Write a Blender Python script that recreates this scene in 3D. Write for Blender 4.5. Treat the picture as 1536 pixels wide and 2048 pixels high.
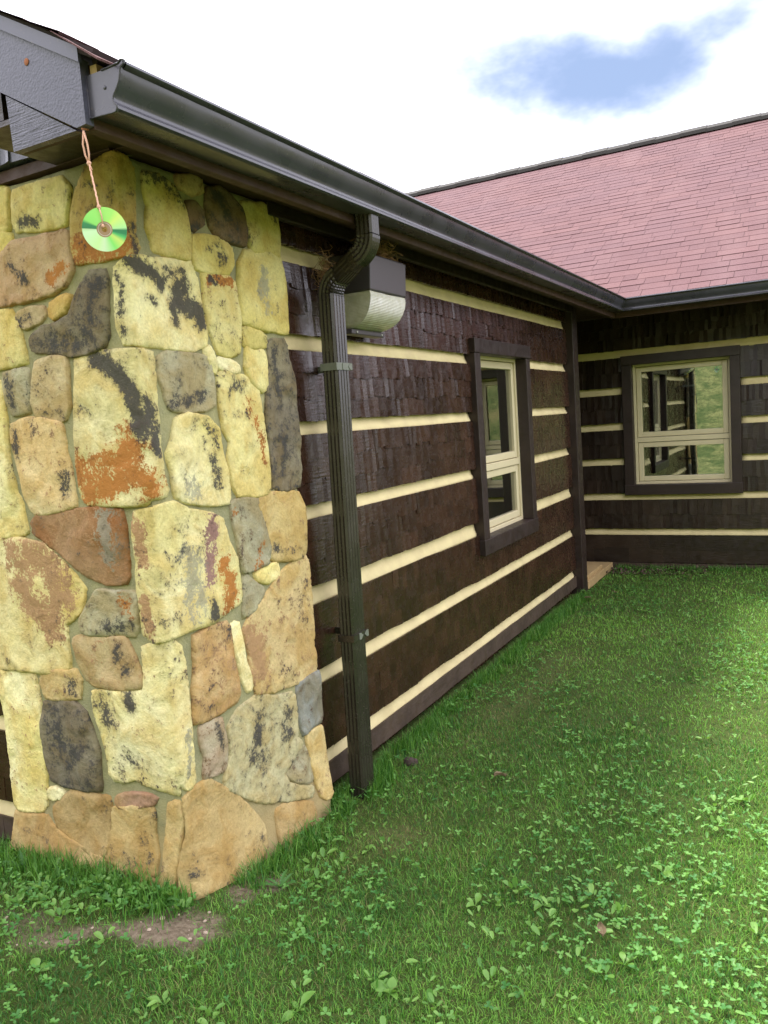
import bpy, bmesh, math, random
import numpy as np
from mathutils import Vector, Matrix, Euler
from mathutils.geometry import delaunay_2d_cdt

random.seed(7); rng = np.random.default_rng(7)
sc = bpy.context.scene
for o in list(bpy.data.objects): bpy.data.objects.remove(o)
COL = sc.collection

# ------------------------------------------------------------------ camera
cam = bpy.data.cameras.new("camera"); camo = bpy.data.objects.new("camera", cam); COL.objects.link(camo)
cam.sensor_fit = 'VERTICAL'; cam.sensor_height = 24.0; cam.lens = 24.0 * 1600.0 / 2048.0
cam.clip_start = 0.02; cam.clip_end = 2000
RT = Vector((0.877674, 0.474167, -0.069672)); UP = Vector((0.008453, 0.130036, 0.991473)); FW = Vector((-0.479184, 0.870779, -0.110121))
camo.matrix_world = Matrix(((RT.x, UP.x, -FW.x, 1.7741), (RT.y, UP.y, -FW.y, 0.0), (RT.z, UP.z, -FW.z, 1.4704), (0, 0, 0, 1)))
sc.camera = camo

# ------------------------------------------------------------------ sun, sky, exposure
SUN_EL = math.radians(66); SUN_AZ = math.atan2(-0.85, 0.53)          # azimuth measured from +Y towards +X
SUN = Vector((math.cos(SUN_EL) * math.sin(SUN_AZ), math.cos(SUN_EL) * math.cos(SUN_AZ), math.sin(SUN_EL)))
sl = bpy.data.lights.new("sun", 'SUN'); sl.energy = 3.0; sl.angle = math.radians(9.0); sl.color = (1.0, 0.95, 0.86)
so = bpy.data.objects.new("sun", sl); COL.objects.link(so); so.rotation_euler = SUN.to_track_quat('Z', 'Y').to_euler(); so.location = (-8, 6, 14)
sc.view_settings.view_transform = 'Standard'; sc.view_settings.look = 'None'
sc.view_settings.exposure = 1.28; sc.view_settings.gamma = 1.0
sc.cycles.max_bounces = 6; sc.cycles.diffuse_bounces = 3; sc.cycles.glossy_bounces = 3; sc.cycles.transmission_bounces = 5; sc.cycles.transparent_max_bounces = 8
sc.cycles.caustics_reflective = False; sc.cycles.caustics_refractive = False

class NT:
    """short node-tree builder"""
    def __init__(s, tree): s.t = tree; s.N = tree.nodes; s.L = tree.links
    def n(s, typ, ins=None, **kw):
        nd = s.N.new(typ)
        for k, v in kw.items(): setattr(nd, k, v)
        if ins:
            for k, v in ins.items(): s.set(nd.inputs[k], v)
        return nd
    def set(s, sock, v):
        if isinstance(v, bpy.types.NodeSocket): s.L.new(v, sock)
        elif isinstance(v, bpy.types.Node): s.L.new(v.outputs[0], sock)
        elif isinstance(v, (tuple, list)) and sock.type == 'RGBA' and len(v) == 3: sock.default_value = (*v, 1)
        else: sock.default_value = v
    def math(s, op, a, b=None, clamp=False):
        nd = s.n('ShaderNodeMath', operation=op, use_clamp=clamp); s.set(nd.inputs[0], a)
        if b is not None: s.set(nd.inputs[1], b)
        return nd.outputs[0]
    def vmath(s, op, a, b=None):
        nd = s.n('ShaderNodeVectorMath', operation=op); s.set(nd.inputs[0], a)
        if b is not None: s.set(nd.inputs[1], b)
        return nd.outputs['Value'] if op in ('DOT_PRODUCT', 'LENGTH', 'DISTANCE') else nd.outputs[0]
    def mix(s, f, a, b, mode='MIX'):
        nd = s.n('ShaderNodeMix', data_type='RGBA', blend_type=mode); s.set(nd.inputs[0], f); s.set(nd.inputs[6], a); s.set(nd.inputs[7], b)
        return nd.outputs[2]
    def noise(s, vec, scale, detail=4, rough=0.55, dist=0.0):
        nd = s.n('ShaderNodeTexNoise', {'Scale': scale, 'Detail': detail, 'Roughness': rough, 'Distortion': dist})
        if vec is not None: s.set(nd.inputs['Vector'], vec)
        return nd.outputs[0]
    def ss(s, v, lo, hi, a=0.0, b=1.0):
        nd = s.n('ShaderNodeMapRange', {'From Min': lo, 'From Max': hi, 'To Min': a, 'To Max': b}, interpolation_type='SMOOTHSTEP'); s.set(nd.inputs[0], v)
        return nd.outputs[0]
    def bump(s, h, strength, dist, normal=None):
        nd = s.n('ShaderNodeBump', {'Strength': strength, 'Distance': dist}); s.set(nd.inputs['Height'], h)
        if normal is not None: s.set(nd.inputs['Normal'], normal)
        return nd.outputs[0]

world = bpy.data.worlds.new("World"); sc.world = world; world.use_nodes = True
w = NT(world.node_tree); w.N.clear()
sky = w.n('ShaderNodeTexSky', sky_type='NISHITA', sun_disc=False, sun_elevation=SUN_EL, sun_rotation=SUN_AZ, altitude=300, air_density=1.0, dust_density=0.6, ozone_density=1.0)
d = w.n('ShaderNodeTexCoord').outputs['Generated']
# thin bright cloud over the whole sky with gaps of blue; one larger gap over the far roof
cC = Vector((-0.2165, 0.9061, 0.3635)).normalized(); e1 = (RT - cC * RT.dot(cC)).normalized(); e2 = cC.cross(e1) * -1
if e2.z < 0: e2 = -e2
q = w.math('DIVIDE', 1.0, w.vmath('DOT_PRODUCT', d, tuple(cC)))
wv = w.n('ShaderNodeTexNoise', {'Scale': 12.0, 'Detail': 3.0, 'Roughness': 0.55}); w.set(wv.inputs['Vector'], d)
wob = w.math('MULTIPLY', w.math('SUBTRACT', wv.outputs[0], 0.5), 0.045)
a_ = w.math('ADD', w.math('MULTIPLY', w.vmath('DOT_PRODUCT', d, tuple(e1)), q), wob)
b_ = w.math('ADD', w.math('MULTIPLY', w.vmath('DOT_PRODUCT', d, tuple(e2)), q), wob)
def blob(ca, cb, ra, rb, tilt):
    c, s_ = math.cos(tilt), math.sin(tilt)
    x = w.math('SUBTRACT', a_, ca); y = w.math('SUBTRACT', b_, cb)
    xr = w.math('DIVIDE', w.math('ADD', w.math('MULTIPLY', x, c), w.math('MULTIPLY', y, s_)), ra)
    yr = w.math('DIVIDE', w.math('SUBTRACT', w.math('MULTIPLY', y, c), w.math('MULTIPLY', x, s_)), rb)
    r2 = w.math('ADD', w.math('MULTIPLY', xr, xr), w.math('MULTIPLY', yr, yr))
    return w.math('SUBTRACT', 1.0, w.math('SQRT', r2))
tail = w.math('MAXIMUM', w.math('SUBTRACT', a_, 0.03), 0.0)
b_ = w.math('SUBTRACT', b_, w.math('MULTIPLY', w.math('MULTIPLY', tail, tail), 3.2))
wisp = w.math('MULTIPLY', w.math('SUBTRACT', w.noise(w.vmath('MULTIPLY', d, (1.0, 1.0, 1.8)), 13.0, 4, 0.6), 0.5), 0.55)
m = w.math('ADD', blob(0.012, -0.010, 0.300, 0.100, 0.04), wisp)
for bb in ((0.128, -0.056, 0.016, 0.014, 0.0), (0.160, -0.085, 0.026, 0.012, 0.5)): m = w.math('MAXIMUM', m, w.math('MULTIPLY', blob(*bb), 0.55))
front = w.math('GREATER_THAN', w.vmath('DOT_PRODUCT', d, tuple(cC)), 0.2)
gap1 = w.math('MULTIPLY', w.ss(m, -0.10, 0.80, 0.0, 1.0), front)
gn = w.noise(w.vmath('MULTIPLY', d, (2.2, 2.2, 4.4)), 1.6, 3, 0.6)
gap2 = w.math('MULTIPLY', w.ss(gn, 0.60, 0.78), 0.55)
gap = w.math('MAXIMUM', gap1, gap2)
cl = w.noise(d, 3.0, 2, 0.55)
cloud = w.mix(cl, (1.16, 1.15, 1.34), (1.38, 1.36, 1.48))
skyb = w.n('ShaderNodeBackground', {'Color': sky.outputs[0], 'Strength': 0.075})
clb = w.n('ShaderNodeBackground', {'Color': cloud, 'Strength': 1.0})
grey = w.n('ShaderNodeBackground', {'Color': (0.185, 0.240, 0.370, 1.0), 'Strength': 1.0})               # shaded blue-grey cloud body over the gap
sk2 = w.n('ShaderNodeMixShader', {0: 0.75}); w.L.new(skyb.outputs[0], sk2.inputs[1]); w.L.new(grey.outputs[0], sk2.inputs[2]); skyb = sk2
mx = w.n('ShaderNodeMixShader'); w.set(mx.inputs[0], gap); w.set(mx.inputs[1], clb.outputs[0]); w.set(mx.inputs[2], skyb.outputs[0])
w.L.new(mx.outputs[0], w.n('ShaderNodeOutputWorld').inputs[0])

# ------------------------------------------------------------------ helpers
def link(o, parent=None):
    COL.objects.link(o)
    if parent is not None: o.parent = parent
    return o
def tag(o, label=None, cat=None, group=None, kind=None):
    if label: o["label"] = label
    if cat: o["category"] = cat
    if group: o["group"] = group
    if kind: o["kind"] = kind
    return o
def empty(name, loc, label, cat, group=None):
    o = bpy.data.objects.new(name, None); o.empty_display_size = 0.1; COL.objects.link(o); o.location = loc
    bpy.context.view_layer.update()
    return tag(o, label, cat, group)

class MB:
    """collects geometry in world space; build() links it as one mesh object"""
    def __init__(s): s.v = []; s.f = []
    def add(s, verts, faces):
        k = len(s.v); s.v.extend([tuple(map(float, p)) for p in verts]); s.f.extend([tuple(i + k for i in f) for f in faces]); return s
    def box(s, x0, x1, y0, y1, z0, z1, M=None):
        P = [(x0, y0, z0), (x1, y0, z0), (x1, y1, z0), (x0, y1, z0), (x0, y0, z1), (x1, y0, z1), (x1, y1, z1), (x0, y1, z1)]
        if M is not None: P = [M @ Vector(p) for p in P]
        return s.add(P, [(3, 2, 1, 0), (4, 5, 6, 7), (0, 1, 5, 4), (1, 2, 6, 5), (2, 3, 7, 6), (3, 0, 4, 7)])
    def prism(s, poly, fn, h0, h1):
        """poly [(a,b)], fn(a,b,h)->xyz"""
        n = len(poly); P = [fn(a, b, h0) for a, b in poly] + [fn(a, b, h1) for a, b in poly]
        F = [tuple(range(n))[::-1], tuple(range(n, 2 * n))] + [(i, (i + 1) % n, n + (i + 1) % n, n + i) for i in range(n)]
        return s.add(P, F)
    def sweep(s, rings, closed=True, caps=True):
        n = len(rings[0]); P = [p for r in rings for p in r]; F = []
        m = n if closed else n - 1
        for i in range(len(rings) - 1):
            for j in range(m):
                F.append((i * n + j, i * n + (j + 1) % n, (i + 1) * n + (j + 1) % n, (i + 1) * n + j))
        if caps and closed: F += [tuple(range(n))[::-1], tuple(range((len(rings) - 1) * n, len(rings) * n))]
        return s.add(P, F)
    def tube(s, pts, r, n=6):
        rings = []; pts = [Vector(p) for p in pts]
        for i, p in enumerate(pts):
            t = (pts[min(i + 1, len(pts) - 1)] - pts[max(i - 1, 0)]).normalized()
            a = t.cross(Vector((0.31, 0.2, 0.93))).normalized(); b = t.cross(a); rr = r[i] if hasattr(r, '__len__') else r
            rings.append([p + (a * math.cos(6.2832 * k / n) + b * math.sin(6.2832 * k / n)) * rr for k in range(n)])
        return s.sweep(rings)
    def build(s, name, mat, parent=None, smooth=False, bevel=0.0, origin=None):
        me = bpy.data.meshes.new(name); off = Vector((0, 0, 0)) if origin is None else Vector(origin)
        base = off + (Vector(world_loc(parent)) if parent is not None else Vector((0, 0, 0)))
        me.from_pydata([(p[0] - base.x, p[1] - base.y, p[2] - base.z) for p in s.v], [], s.f); me.update()
        if smooth: me.polygons.foreach_set('use_smooth', [True] * len(me.polygons))
        o = bpy.data.objects.new(name, me); o.data.materials.append(mat); link(o, parent); o.location = off
        if bevel:
            b = o.modifiers.new('edge', 'BEVEL'); b.width = bevel; b.segments = 2; b.limit_method = 'ANGLE'; b.angle_limit = 0.6
        return o
def world_loc(o):
    p = Vector((0, 0, 0))
    while o is not None: p += o.location; o = o.parent
    return p
def np_mesh(name, verts, faces_flat, nper, mat, parent=None, smooth=False, attrs=None):
    """fast mesh from numpy: faces all with nper corners"""
    me = bpy.data.meshes.new(name); nv = len(verts); nf = len(faces_flat) // nper
    base = np.array(world_loc(parent)) if parent is not None else np.zeros(3)
    me.vertices.add(nv); me.vertices.foreach_set('co', (np.asarray(verts, float) - base).astype(np.float32).ravel())
    me.loops.add(len(faces_flat)); me.loops.foreach_set('vertex_index', np.asarray(faces_flat, np.int32))
    me.polygons.add(nf); me.polygons.foreach_set('loop_start', np.arange(0, nf * nper, nper, dtype=np.int32))
    me.polygons.foreach_set('loop_total', np.full(nf, nper, np.int32))
    if smooth: me.polygons.foreach_set('use_smooth', np.ones(nf, bool))
    for k, v in (attrs or {}).items():
        v = np.asarray(v, np.float32)
        if v.ndim == 1: me.attributes.new(k, 'FLOAT', 'POINT').data.foreach_set('value', v)
        else: me.attributes.new(k, 'FLOAT_COLOR', 'POINT').data.foreach_set('color', np.c_[v, np.ones(len(v))].astype(np.float32).ravel())
    me.update(); me.validate()
    o = bpy.data.objects.new(name, me); me.materials.append(mat); link(o, parent); return o
def vnoise(x, y, seed=0):
    """2-D value noise in [0,1], numpy"""
    x = np.asarray(x, float); y = np.asarray(y, float); xi = np.floor(x).astype(np.int64); yi = np.floor(y).astype(np.int64); fx = x - xi; fy = y - yi
    fx = fx * fx * (3 - 2 * fx); fy = fy * fy * (3 - 2 * fy)
    def h(a, b):
        n = (a * 374761393 + b * 668265263 + seed * 1442695041) & 0x7fffffff
        n = ((n ^ (n >> 13)) * 1274126177) & 0x7fffffff
        return ((n ^ (n >> 16)) & 0xffff) / 65535.0
    return (h(xi, yi) * (1 - fx) + h(xi + 1, yi) * fx) * (1 - fy) + (h(xi, yi + 1) * (1 - fx) + h(xi + 1, yi + 1) * fx) * fy
def fbm(x, y, seed=0, oct=4):
    s = 0; a = 0.5; t = 0
    for k in range(oct): s = s + a * vnoise(x * 2 ** k, y * 2 ** k, seed + k * 17); t += a; a *= 0.5
    return s / t

# ------------------------------------------------------------------ materials
def material(name):
    m = bpy.data.materials.new(name); m.use_nodes = True; t = NT(m.node_tree); t.N.clear()
    p = t.n('ShaderNodeBsdfPrincipled'); out = t.n('ShaderNodeOutputMaterial'); t.L.new(p.outputs[0], out.inputs[0])
    t.p = p; t.out = out
    return m, t
def P(t, **kw):
    for k, v in kw.items(): t.set(t.p.inputs[k.replace('_', ' ')], v)

def mat_paint(name, c0, c1, rough=(0.3, 0.55), lines=90, bs=0.5, worn=None, facets=False):
    m, t = material(name); pos = t.n('ShaderNodeNewGeometry').outputs['Position']
    n1 = t.noise(pos, 5, 4); n2 = t.noise(pos, 60, 3)
    fine = t.noise(t.vmath('MULTIPLY', pos, (12, 12, lines)), 1.0, 3, 0.6)
    fac = t.ss(n1, 0.3, 0.7); col = t.mix(fac, c0, c1)
    if worn:
        wn = t.noise(t.vmath('MULTIPLY', pos, (1.0, 1.0, 1.6)), 11, 5, 0.7); col = t.mix(t.ss(wn, 0.58, 0.74), col, worn)
    col = t.mix(t.math('MULTIPLY', n2, 0.35), col, (0.0, 0.0, 0.0))
    isl = t.n('ShaderNodeNewGeometry').outputs['Random Per Island']
    if facets: col = t.mix(1.0, col, t.mix(isl, (0.70, 0.68, 0.67), (1.28, 1.24, 1.20)), 'MULTIPLY')
    P(t, Base_Color=col, Roughness=t.ss(t.noise(pos, 23, 3), 0.3, 0.7, *rough))
    t.p.inputs['Normal'].default_value
    h = t.math('ADD', t.math('MULTIPLY', fine, 0.7), t.math('MULTIPLY', t.noise(pos, 140, 2), 0.3))
    t.L.new(t.bump(h, bs, 0.004), t.p.inputs['Normal'])
    return m
BROWN = mat_paint("brown_wood_paint", (0.032, 0.0140, 0.0078), (0.050, 0.0240, 0.0145), rough=(0.15, 0.34), lines=110, bs=0.55, worn=(0.046, 0.028, 0.023), facets=True)
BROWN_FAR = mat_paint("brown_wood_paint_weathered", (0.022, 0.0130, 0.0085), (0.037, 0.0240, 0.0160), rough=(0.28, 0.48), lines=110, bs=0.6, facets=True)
TRIM = mat_paint("brown_trim_paint", (0.022, 0.0110, 0.0080), (0.032, 0.0170, 0.0135), rough=(0.4, 0.6), lines=30, bs=0.4)
SOFFIT = mat_paint("red_brown_soffit_wood", (0.055, 0.024, 0.018), (0.085, 0.040, 0.028), rough=(0.6, 0.8), lines=40, bs=0.5)
BASEBOARD = mat_paint("weathered_base_board_wood", (0.050, 0.030, 0.018), (0.082, 0.053, 0.034), rough=(0.5, 0.75), lines=60, bs=0.6)
RAKE = mat_paint("rough_sky_tinted_rake_paint", (0.055, 0.054, 0.080), (0.085, 0.083, 0.115), rough=(0.22, 0.42), lines=190, bs=1.0)  # brown board; the blue-lilac of the skylight is put into its colour

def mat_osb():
    m, t = material("pebbled_sky_tinted_rake_paint"); pos = t.n('ShaderNodeNewGeometry').outputs['Position']
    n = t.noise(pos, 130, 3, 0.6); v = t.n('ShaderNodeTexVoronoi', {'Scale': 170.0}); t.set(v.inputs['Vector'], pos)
    P(t, Base_Color=t.mix(n, (0.040, 0.040, 0.062), (0.095, 0.095, 0.130)), Roughness=0.35)  # skylight sheen on brown paint, painted in as a bluish base colour
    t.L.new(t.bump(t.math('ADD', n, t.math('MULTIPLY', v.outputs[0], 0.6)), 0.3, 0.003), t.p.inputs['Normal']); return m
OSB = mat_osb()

def mat_metal(name, col, rough=0.28, spots=True):
    m, t = material(name); pos = t.n('ShaderNodeNewGeometry').outputs['Position']
    n = t.noise(pos, 7, 4); n2 = t.noise(pos, 90, 2)
    c = t.mix(t.ss(n, 0.35, 0.7), col, tuple(x * 1.35 for x in col))
    c = t.mix(t.math('MULTIPLY', t.ss(n2, 0.62, 0.8), 0.35), c, (0.16, 0.14, 0.11))
    P(t, Base_Color=c, Roughness=t.ss(n, 0.2, 0.8, rough * 0.8, rough * 1.35)); t.p.inputs['Specular IOR Level'].default_value = 0.6
    t.L.new(t.bump(t.noise(pos, 3, 2), 0.08, 0.02), t.p.inputs['Normal']); return m
GUTTER = mat_metal("dark_bronze_aluminium", (0.040, 0.039, 0.050), 0.27)
SPOUT = mat_metal("dark_olive_aluminium", (0.020, 0.017, 0.012), 0.24)
FLASH = mat_metal("sky_tinted_flashing_aluminium", (0.060, 0.060, 0.085), 0.34)  # bluish base colour carries the skylight reflection
CLAMP = mat_metal("galvanised_clamp", (0.12, 0.13, 0.10), 0.4)

def mat_chink():
    m, t = material("cream_chinking"); pos = t.n('ShaderNodeNewGeometry').outputs['Position']
    n = t.noise(pos, 9, 5, 0.6); n2 = t.noise(pos, 70, 3); cr = t.noise(pos, 26, 6, 0.75, 1.5)
    c = t.mix(t.ss(n, 0.3, 0.75), (0.70, 0.59, 0.31), (0.60, 0.49, 0.26)); c = t.mix(t.ss(n2, 0.55, 0.85, 0, 0.35), c, (0.76, 0.69, 0.45))
    c = t.mix(t.ss(cr, 0.64, 0.74, 0, 0.6), c, (0.26, 0.20, 0.11)); c = t.mix(t.ss(t.noise(pos, 3.1, 5, 0.7), 0.5, 0.72, 0, 0.5), c, (0.50, 0.41, 0.20))
    P(t, Base_Color=c, Roughness=0.8); t.L.new(t.bump(t.math('ADD', n, t.math('MULTIPLY', n2, 0.4)), 0.35, 0.008), t.p.inputs['Normal']); return m
CHINK = mat_chink()

def mat_simple(name, col, rough=0.6, bump=0.0, scale=60, var=0.25, spec=0.5):
    m, t = material(name); pos = t.n('ShaderNodeNewGeometry').outputs['Position']; n = t.noise(pos, scale, 4)
    P(t, Base_Color=t.mix(n, tuple(x * (1 - var) for x in col), tuple(min(1, x * (1 + var)) for x in col)), Roughness=rough); t.p.inputs['Specular IOR Level'].default_value = spec
    if bump: t.L.new(t.bump(n, bump, 0.004), t.p.inputs['Normal'])
    return m
SASH = mat_simple("cream_vinyl_sash", (0.62, 0.54, 0.34), 0.45, var=0.08, scale=14)
GASKET = mat_simple("black_rubber_gasket", (0.015, 0.015, 0.015), 0.6)
PLANK = mat_simple("bare_yellow_pine", (0.42, 0.29, 0.13), 0.75, 0.4, 25)
ROOM = mat_simple("dark_room_paint", (0.035, 0.040, 0.038), 0.9)
NEST = mat_simple("dry_straw", (0.30, 0.175, 0.085), 0.9, var=0.6, scale=200)
CORD = mat_simple("pink_cotton_cord", (0.62, 0.36, 0.25), 0.9, 0.5, 400)
FIXTURE = mat_simple("bronze_powder_coat", (0.050, 0.043, 0.048), 0.42, 0.15, 250, 0.12)
SCREW = mat_simple("zinc_screw", (0.45, 0.45, 0.42), 0.35)
RUST = mat_simple("rusty_nail_head", (0.28, 0.10, 0.04), 0.85)

def mat_glass():
    m = bpy.data.materials.new("window_glass"); m.use_nodes = True; t = NT(m.node_tree); t.N.clear()
    fr = t.n('ShaderNodeFresnel', {'IOR': 2.1}); pos = t.n('ShaderNodeNewGeometry').outputs['Position']
    nb = t.bump(t.noise(pos, 2.2, 1), 0.025, 0.02)
    g = t.n('ShaderNodeBsdfGlossy', {'Color': (0.93, 0.95, 0.92), 'Roughness': 0.015}); t.L.new(nb, g.inputs['Normal'])
    tr = t.n('ShaderNodeBsdfTransparent', {'Color': (0.55, 0.66, 0.60)})
    mx = t.n('ShaderNodeMixShader'); t.set(mx.inputs[0], t.math('MINIMUM', t.math('ADD', t.math('MULTIPLY', fr, 1.5), 0.12), 1.0)); t.L.new(tr.outputs[0], mx.inputs[1]); t.L.new(g.outputs[0], mx.inputs[2])
    t.L.new(mx.outputs[0], t.n('ShaderNodeOutputMaterial').inputs[0]); return m
GLASS = mat_glass()

def mat_lens():
    m, t = material("prismatic_polycarbonate"); pos = t.n('ShaderNodeNewGeometry').outputs['Position']
    wv = t.n('ShaderNodeTexWave', {'Scale': 55.0, 'Distortion': 0.3}, wave_type='BANDS', bands_direction='Z'); t.set(wv.inputs['Vector'], pos)
    wv2 = t.n('ShaderNodeTexWave', {'Scale': 60.0, 'Distortion': 0.3}, wave_type='BANDS', bands_direction='Y'); t.set(wv2.inputs['Vector'], pos)
    n = t.noise(pos, 30, 4, 0.6)
    P(t, Base_Color=t.mix(t.ss(n, 0.3, 0.7), (0.90, 0.88, 0.74), (0.74, 0.71, 0.54)), Roughness=0.24, IOR=1.45); t.p.inputs['Transmission Weight'].default_value = 0.42
    t.L.new(t.bump(t.math('ADD', wv.outputs[1], t.math('MULTIPLY', wv2.outputs[1], 0.6)), 0.6, 0.003), t.p.inputs['Normal']); return m
LENS = mat_lens()

def mat_shingle(name, per_island):
    m, t = material(name); pos = t.n('ShaderNodeNewGeometry').outputs['Position']
    r = t.n('ShaderNodeNewGeometry').outputs['Random Per Island'] if per_island else t.n('ShaderNodeObjectInfo').outputs['Random']
    g = t.noise(pos, 240, 2, 0.7); big = t.noise(pos, 1.3, 4)
    c = t.mix(r, (0.088, 0.040, 0.044), (0.124, 0.060, 0.061)); c = t.mix(t.ss(big, 0.3, 0.75, 0, 0.6), c, (0.098, 0.052, 0.062)); c = t.mix(t.ss(t.noise(t.vmath('MULTIPLY', pos, (3.0, 0.5, 0.5)), 1.0, 4, 0.6), 0.5, 0.75, 0, 0.35), c, (0.16, 0.095, 0.095))
    c = t.mix(t.ss(g, 0.35, 0.75, 0, 0.55), c, (0.21, 0.130, 0.130)); c = t.mix(t.ss(g, 0.5, 0.25, 0, 0.5), c, (0.055, 0.024, 0.027))
    P(t, Base_Color=c, Roughness=0.92); t.p.inputs['Specular IOR Level'].default_value = 0.25
    t.L.new(t.bump(g, 0.5, 0.004), t.p.inputs['Normal']); return m
SHINGLE = mat_shingle("red_asphalt_shingle", False); SHINGLES = mat_shingle("red_asphalt_shingle_field", True)
RIDGE = mat_simple("dark_ridge_shingle", (0.028, 0.026, 0.022), 0.9, 0.5, 200, 0.5)
DECK = mat_simple("roof_deck_felt", (0.03, 0.02, 0.02), 0.95)

def mat_mortar():
    m, t = material("olive_mortar"); pos = t.n('ShaderNodeNewGeometry').outputs['Position']
    n = t.noise(pos, 12, 5, 0.6); f = t.noise(pos, 160, 3, 0.7)
    c = t.mix(t.ss(n, 0.3, 0.72), (0.315, 0.295, 0.140), (0.215, 0.210, 0.110)); c = t.mix(t.ss(f, 0.45, 0.8, 0, 0.4), c, (0.42, 0.40, 0.24))
    low = t.n('ShaderNodeSeparateXYZ'); t.set(low.inputs[0], pos)
    c = t.mix(t.math('MULTIPLY', t.ss(t.math('ADD', low.outputs[2], t.math('MULTIPLY', n, 0.3)), 0.55, 0.2), 0.7), c, (0.34, 0.235, 0.095))   # clay splashed up from the soil
    P(t, Base_Color=c, Roughness=0.9); t.L.new(t.bump(t.math('ADD', t.math('MULTIPLY', n, 0.8), t.math('MULTIPLY', f, 0.35)), 0.8, 0.012), t.p.inputs['Normal']); return m
MORTAR = mat_mortar()

def mat_stone():
    m, t = material("sandstone"); pos = t.n('ShaderNodeNewGeometry').outputs['Position']
    tone = t.n('ShaderNodeAttribute', attribute_name='tone').outputs[0]
    st = t.n('ShaderNodeSeparateColor'); t.set(st.inputs[0], t.n('ShaderNodeAttribute', attribute_name='stain').outputs[0])
    s2 = t.n('ShaderNodeSeparateColor'); t.set(s2.inputs[0], t.n('ShaderNodeAttribute', attribute_name='stain_b').outputs[0])
    nA = t.noise(pos, 22, 6, 0.68); nB = t.noise(pos, 110, 4, 0.7); nC = t.noise(pos, 9, 4, 0.6, 0.6); nD = t.noise(pos, 320, 2, 0.6)
    jit = t.math('ADD', t.math('MULTIPLY', t.math('SUBTRACT', nA, 0.5), 2.3), t.math('MULTIPLY', t.math('SUBTRACT', nB, 0.5), 1.7))
    c = t.mix(t.ss(nC, 0.36, 0.66, 0, 0.75), tone, t.mix(1.0, tone, (0.80, 0.66, 0.44), 'MULTIPLY'))
    nE = t.noise(pos, 38, 5, 0.75); c = t.mix(t.ss(nE, 0.52, 0.70, 0, 0.45), c, t.mix(1.0, c, (0.62, 0.60, 0.58), 'MULTIPLY'))
    c = t.mix(t.ss(nB, 0.30, 0.6, 0.40, 0.0), c, t.mix(1.0, c, (0.55, 0.52, 0.50), 'MULTIPLY'))
    c = t.mix(t.ss(nB, 0.52, 0.75, 0, 0.28), c, t.mix(1.0, c, (1.45, 1.40, 1.25), 'MULTIPLY'))
    def m_(ch, lo=0.38, hi=0.66): return t.ss(t.math('ADD', ch, t.math('MULTIPLY', jit, t.ss(ch, 0.02, 0.25))), lo, hi)
    c = t.mix(m_(s2.outputs[0]), c, t.mix(nA, (0.30, 0.165, 0.075), (0.42, 0.27, 0.13)))
    c = t.mix(m_(s2.outputs[1]), c, (0.27, 0.155, 0.125))
    c = t.mix(m_(st.outputs[1]), c, t.mix(nA, (0.30, 0.10, 0.018), (0.47, 0.215, 0.05)))
    c = t.mix(t.math('MULTIPLY', m_(st.outputs[2]), 0.75), c, t.mix(nB, (0.14, 0.14, 0.115), (0.36, 0.35, 0.24)))
    c = t.mix(t.math('MULTIPLY', m_(st.outputs[0], 0.08, 0.55), 0.62), c, t.mix(1.0, c, (0.50, 0.48, 0.46), 'MULTIPLY'))
    c = t.mix(t.math('MULTIPLY', m_(st.outputs[0], 0.40, 0.74), 0.93), c, t.mix(nB, (0.018, 0.018, 0.020), (0.075, 0.07, 0.06)))
    c = t.mix(t.ss(t.math('ADD', nA, t.math('MULTIPLY', nD, 0.35)), 0.80, 0.92, 0, 0.75), c, (0.07, 0.06, 0.045))   # lichen specks
    P(t, Base_Color=c, Roughness=0.88); t.p.inputs['Specular IOR Level'].default_value = 0.3
    h = t.math('ADD', t.math('ADD', t.math('MULTIPLY', nC, 1.0), t.math('MULTIPLY', nA, 0.7)), t.math('MULTIPLY', nB, 0.14))
    t.L.new(t.bump(h, 0.75, 0.015), t.p.inputs['Normal']); return m
STONE = mat_stone()

def mat_leaf(name, c0, c1, trans=0.35, rough=0.5, attr=True, dry=None):
    m, t = material(name); pos = t.n('ShaderNodeNewGeometry').outputs['Position']
    f = t.n('ShaderNodeAttribute', attribute_name='tint').outputs[2] if attr else t.noise(pos, 30, 3)
    c = t.mix(f, c0, c1)
    if dry: c = t.mix(t.n('ShaderNodeAttribute', attribute_name='dry').outputs[2], c, dry)
    P(t, Base_Color=c, Roughness=rough); t.p.inputs['Specular IOR Level'].default_value = 0.35
    tr = t.n('ShaderNodeBsdfTranslucent'); t.set(tr.inputs[0], t.mix(1.0, c, (1.15, 1.2, 0.7), 'MULTIPLY'))
    mx = t.n('ShaderNodeMixShader', {0: trans}); t.L.new(t.p.outputs[0], mx.inputs[1]); t.L.new(tr.outputs[0], mx.inputs[2]); t.L.new(mx.outputs[0], t.out.inputs[0]); return m
GRASS = mat_leaf("lawn_grass", (0.024, 0.122, 0.015), (0.210, 0.430, 0.062), 0.35, 0.55, dry=(0.26, 0.22, 0.09))
CLOVER = mat_leaf("clover_leaf", (0.045, 0.17, 0.030), (0.16, 0.35, 0.072), 0.3, 0.5)
WEED = mat_leaf("broad_weed_leaf", (0.080, 0.22, 0.035), (0.21, 0.38, 0.085), 0.35, 0.42)
PLANT = mat_leaf("plantain_leaf", (0.10, 0.25, 0.040), (0.23, 0.40, 0.085), 0.35, 0.42, attr=False)
DANDELION = mat_leaf("dandelion_leaf", (0.040, 0.13, 0.026), (0.10, 0.24, 0.055), 0.3, 0.45, attr=False)
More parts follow.
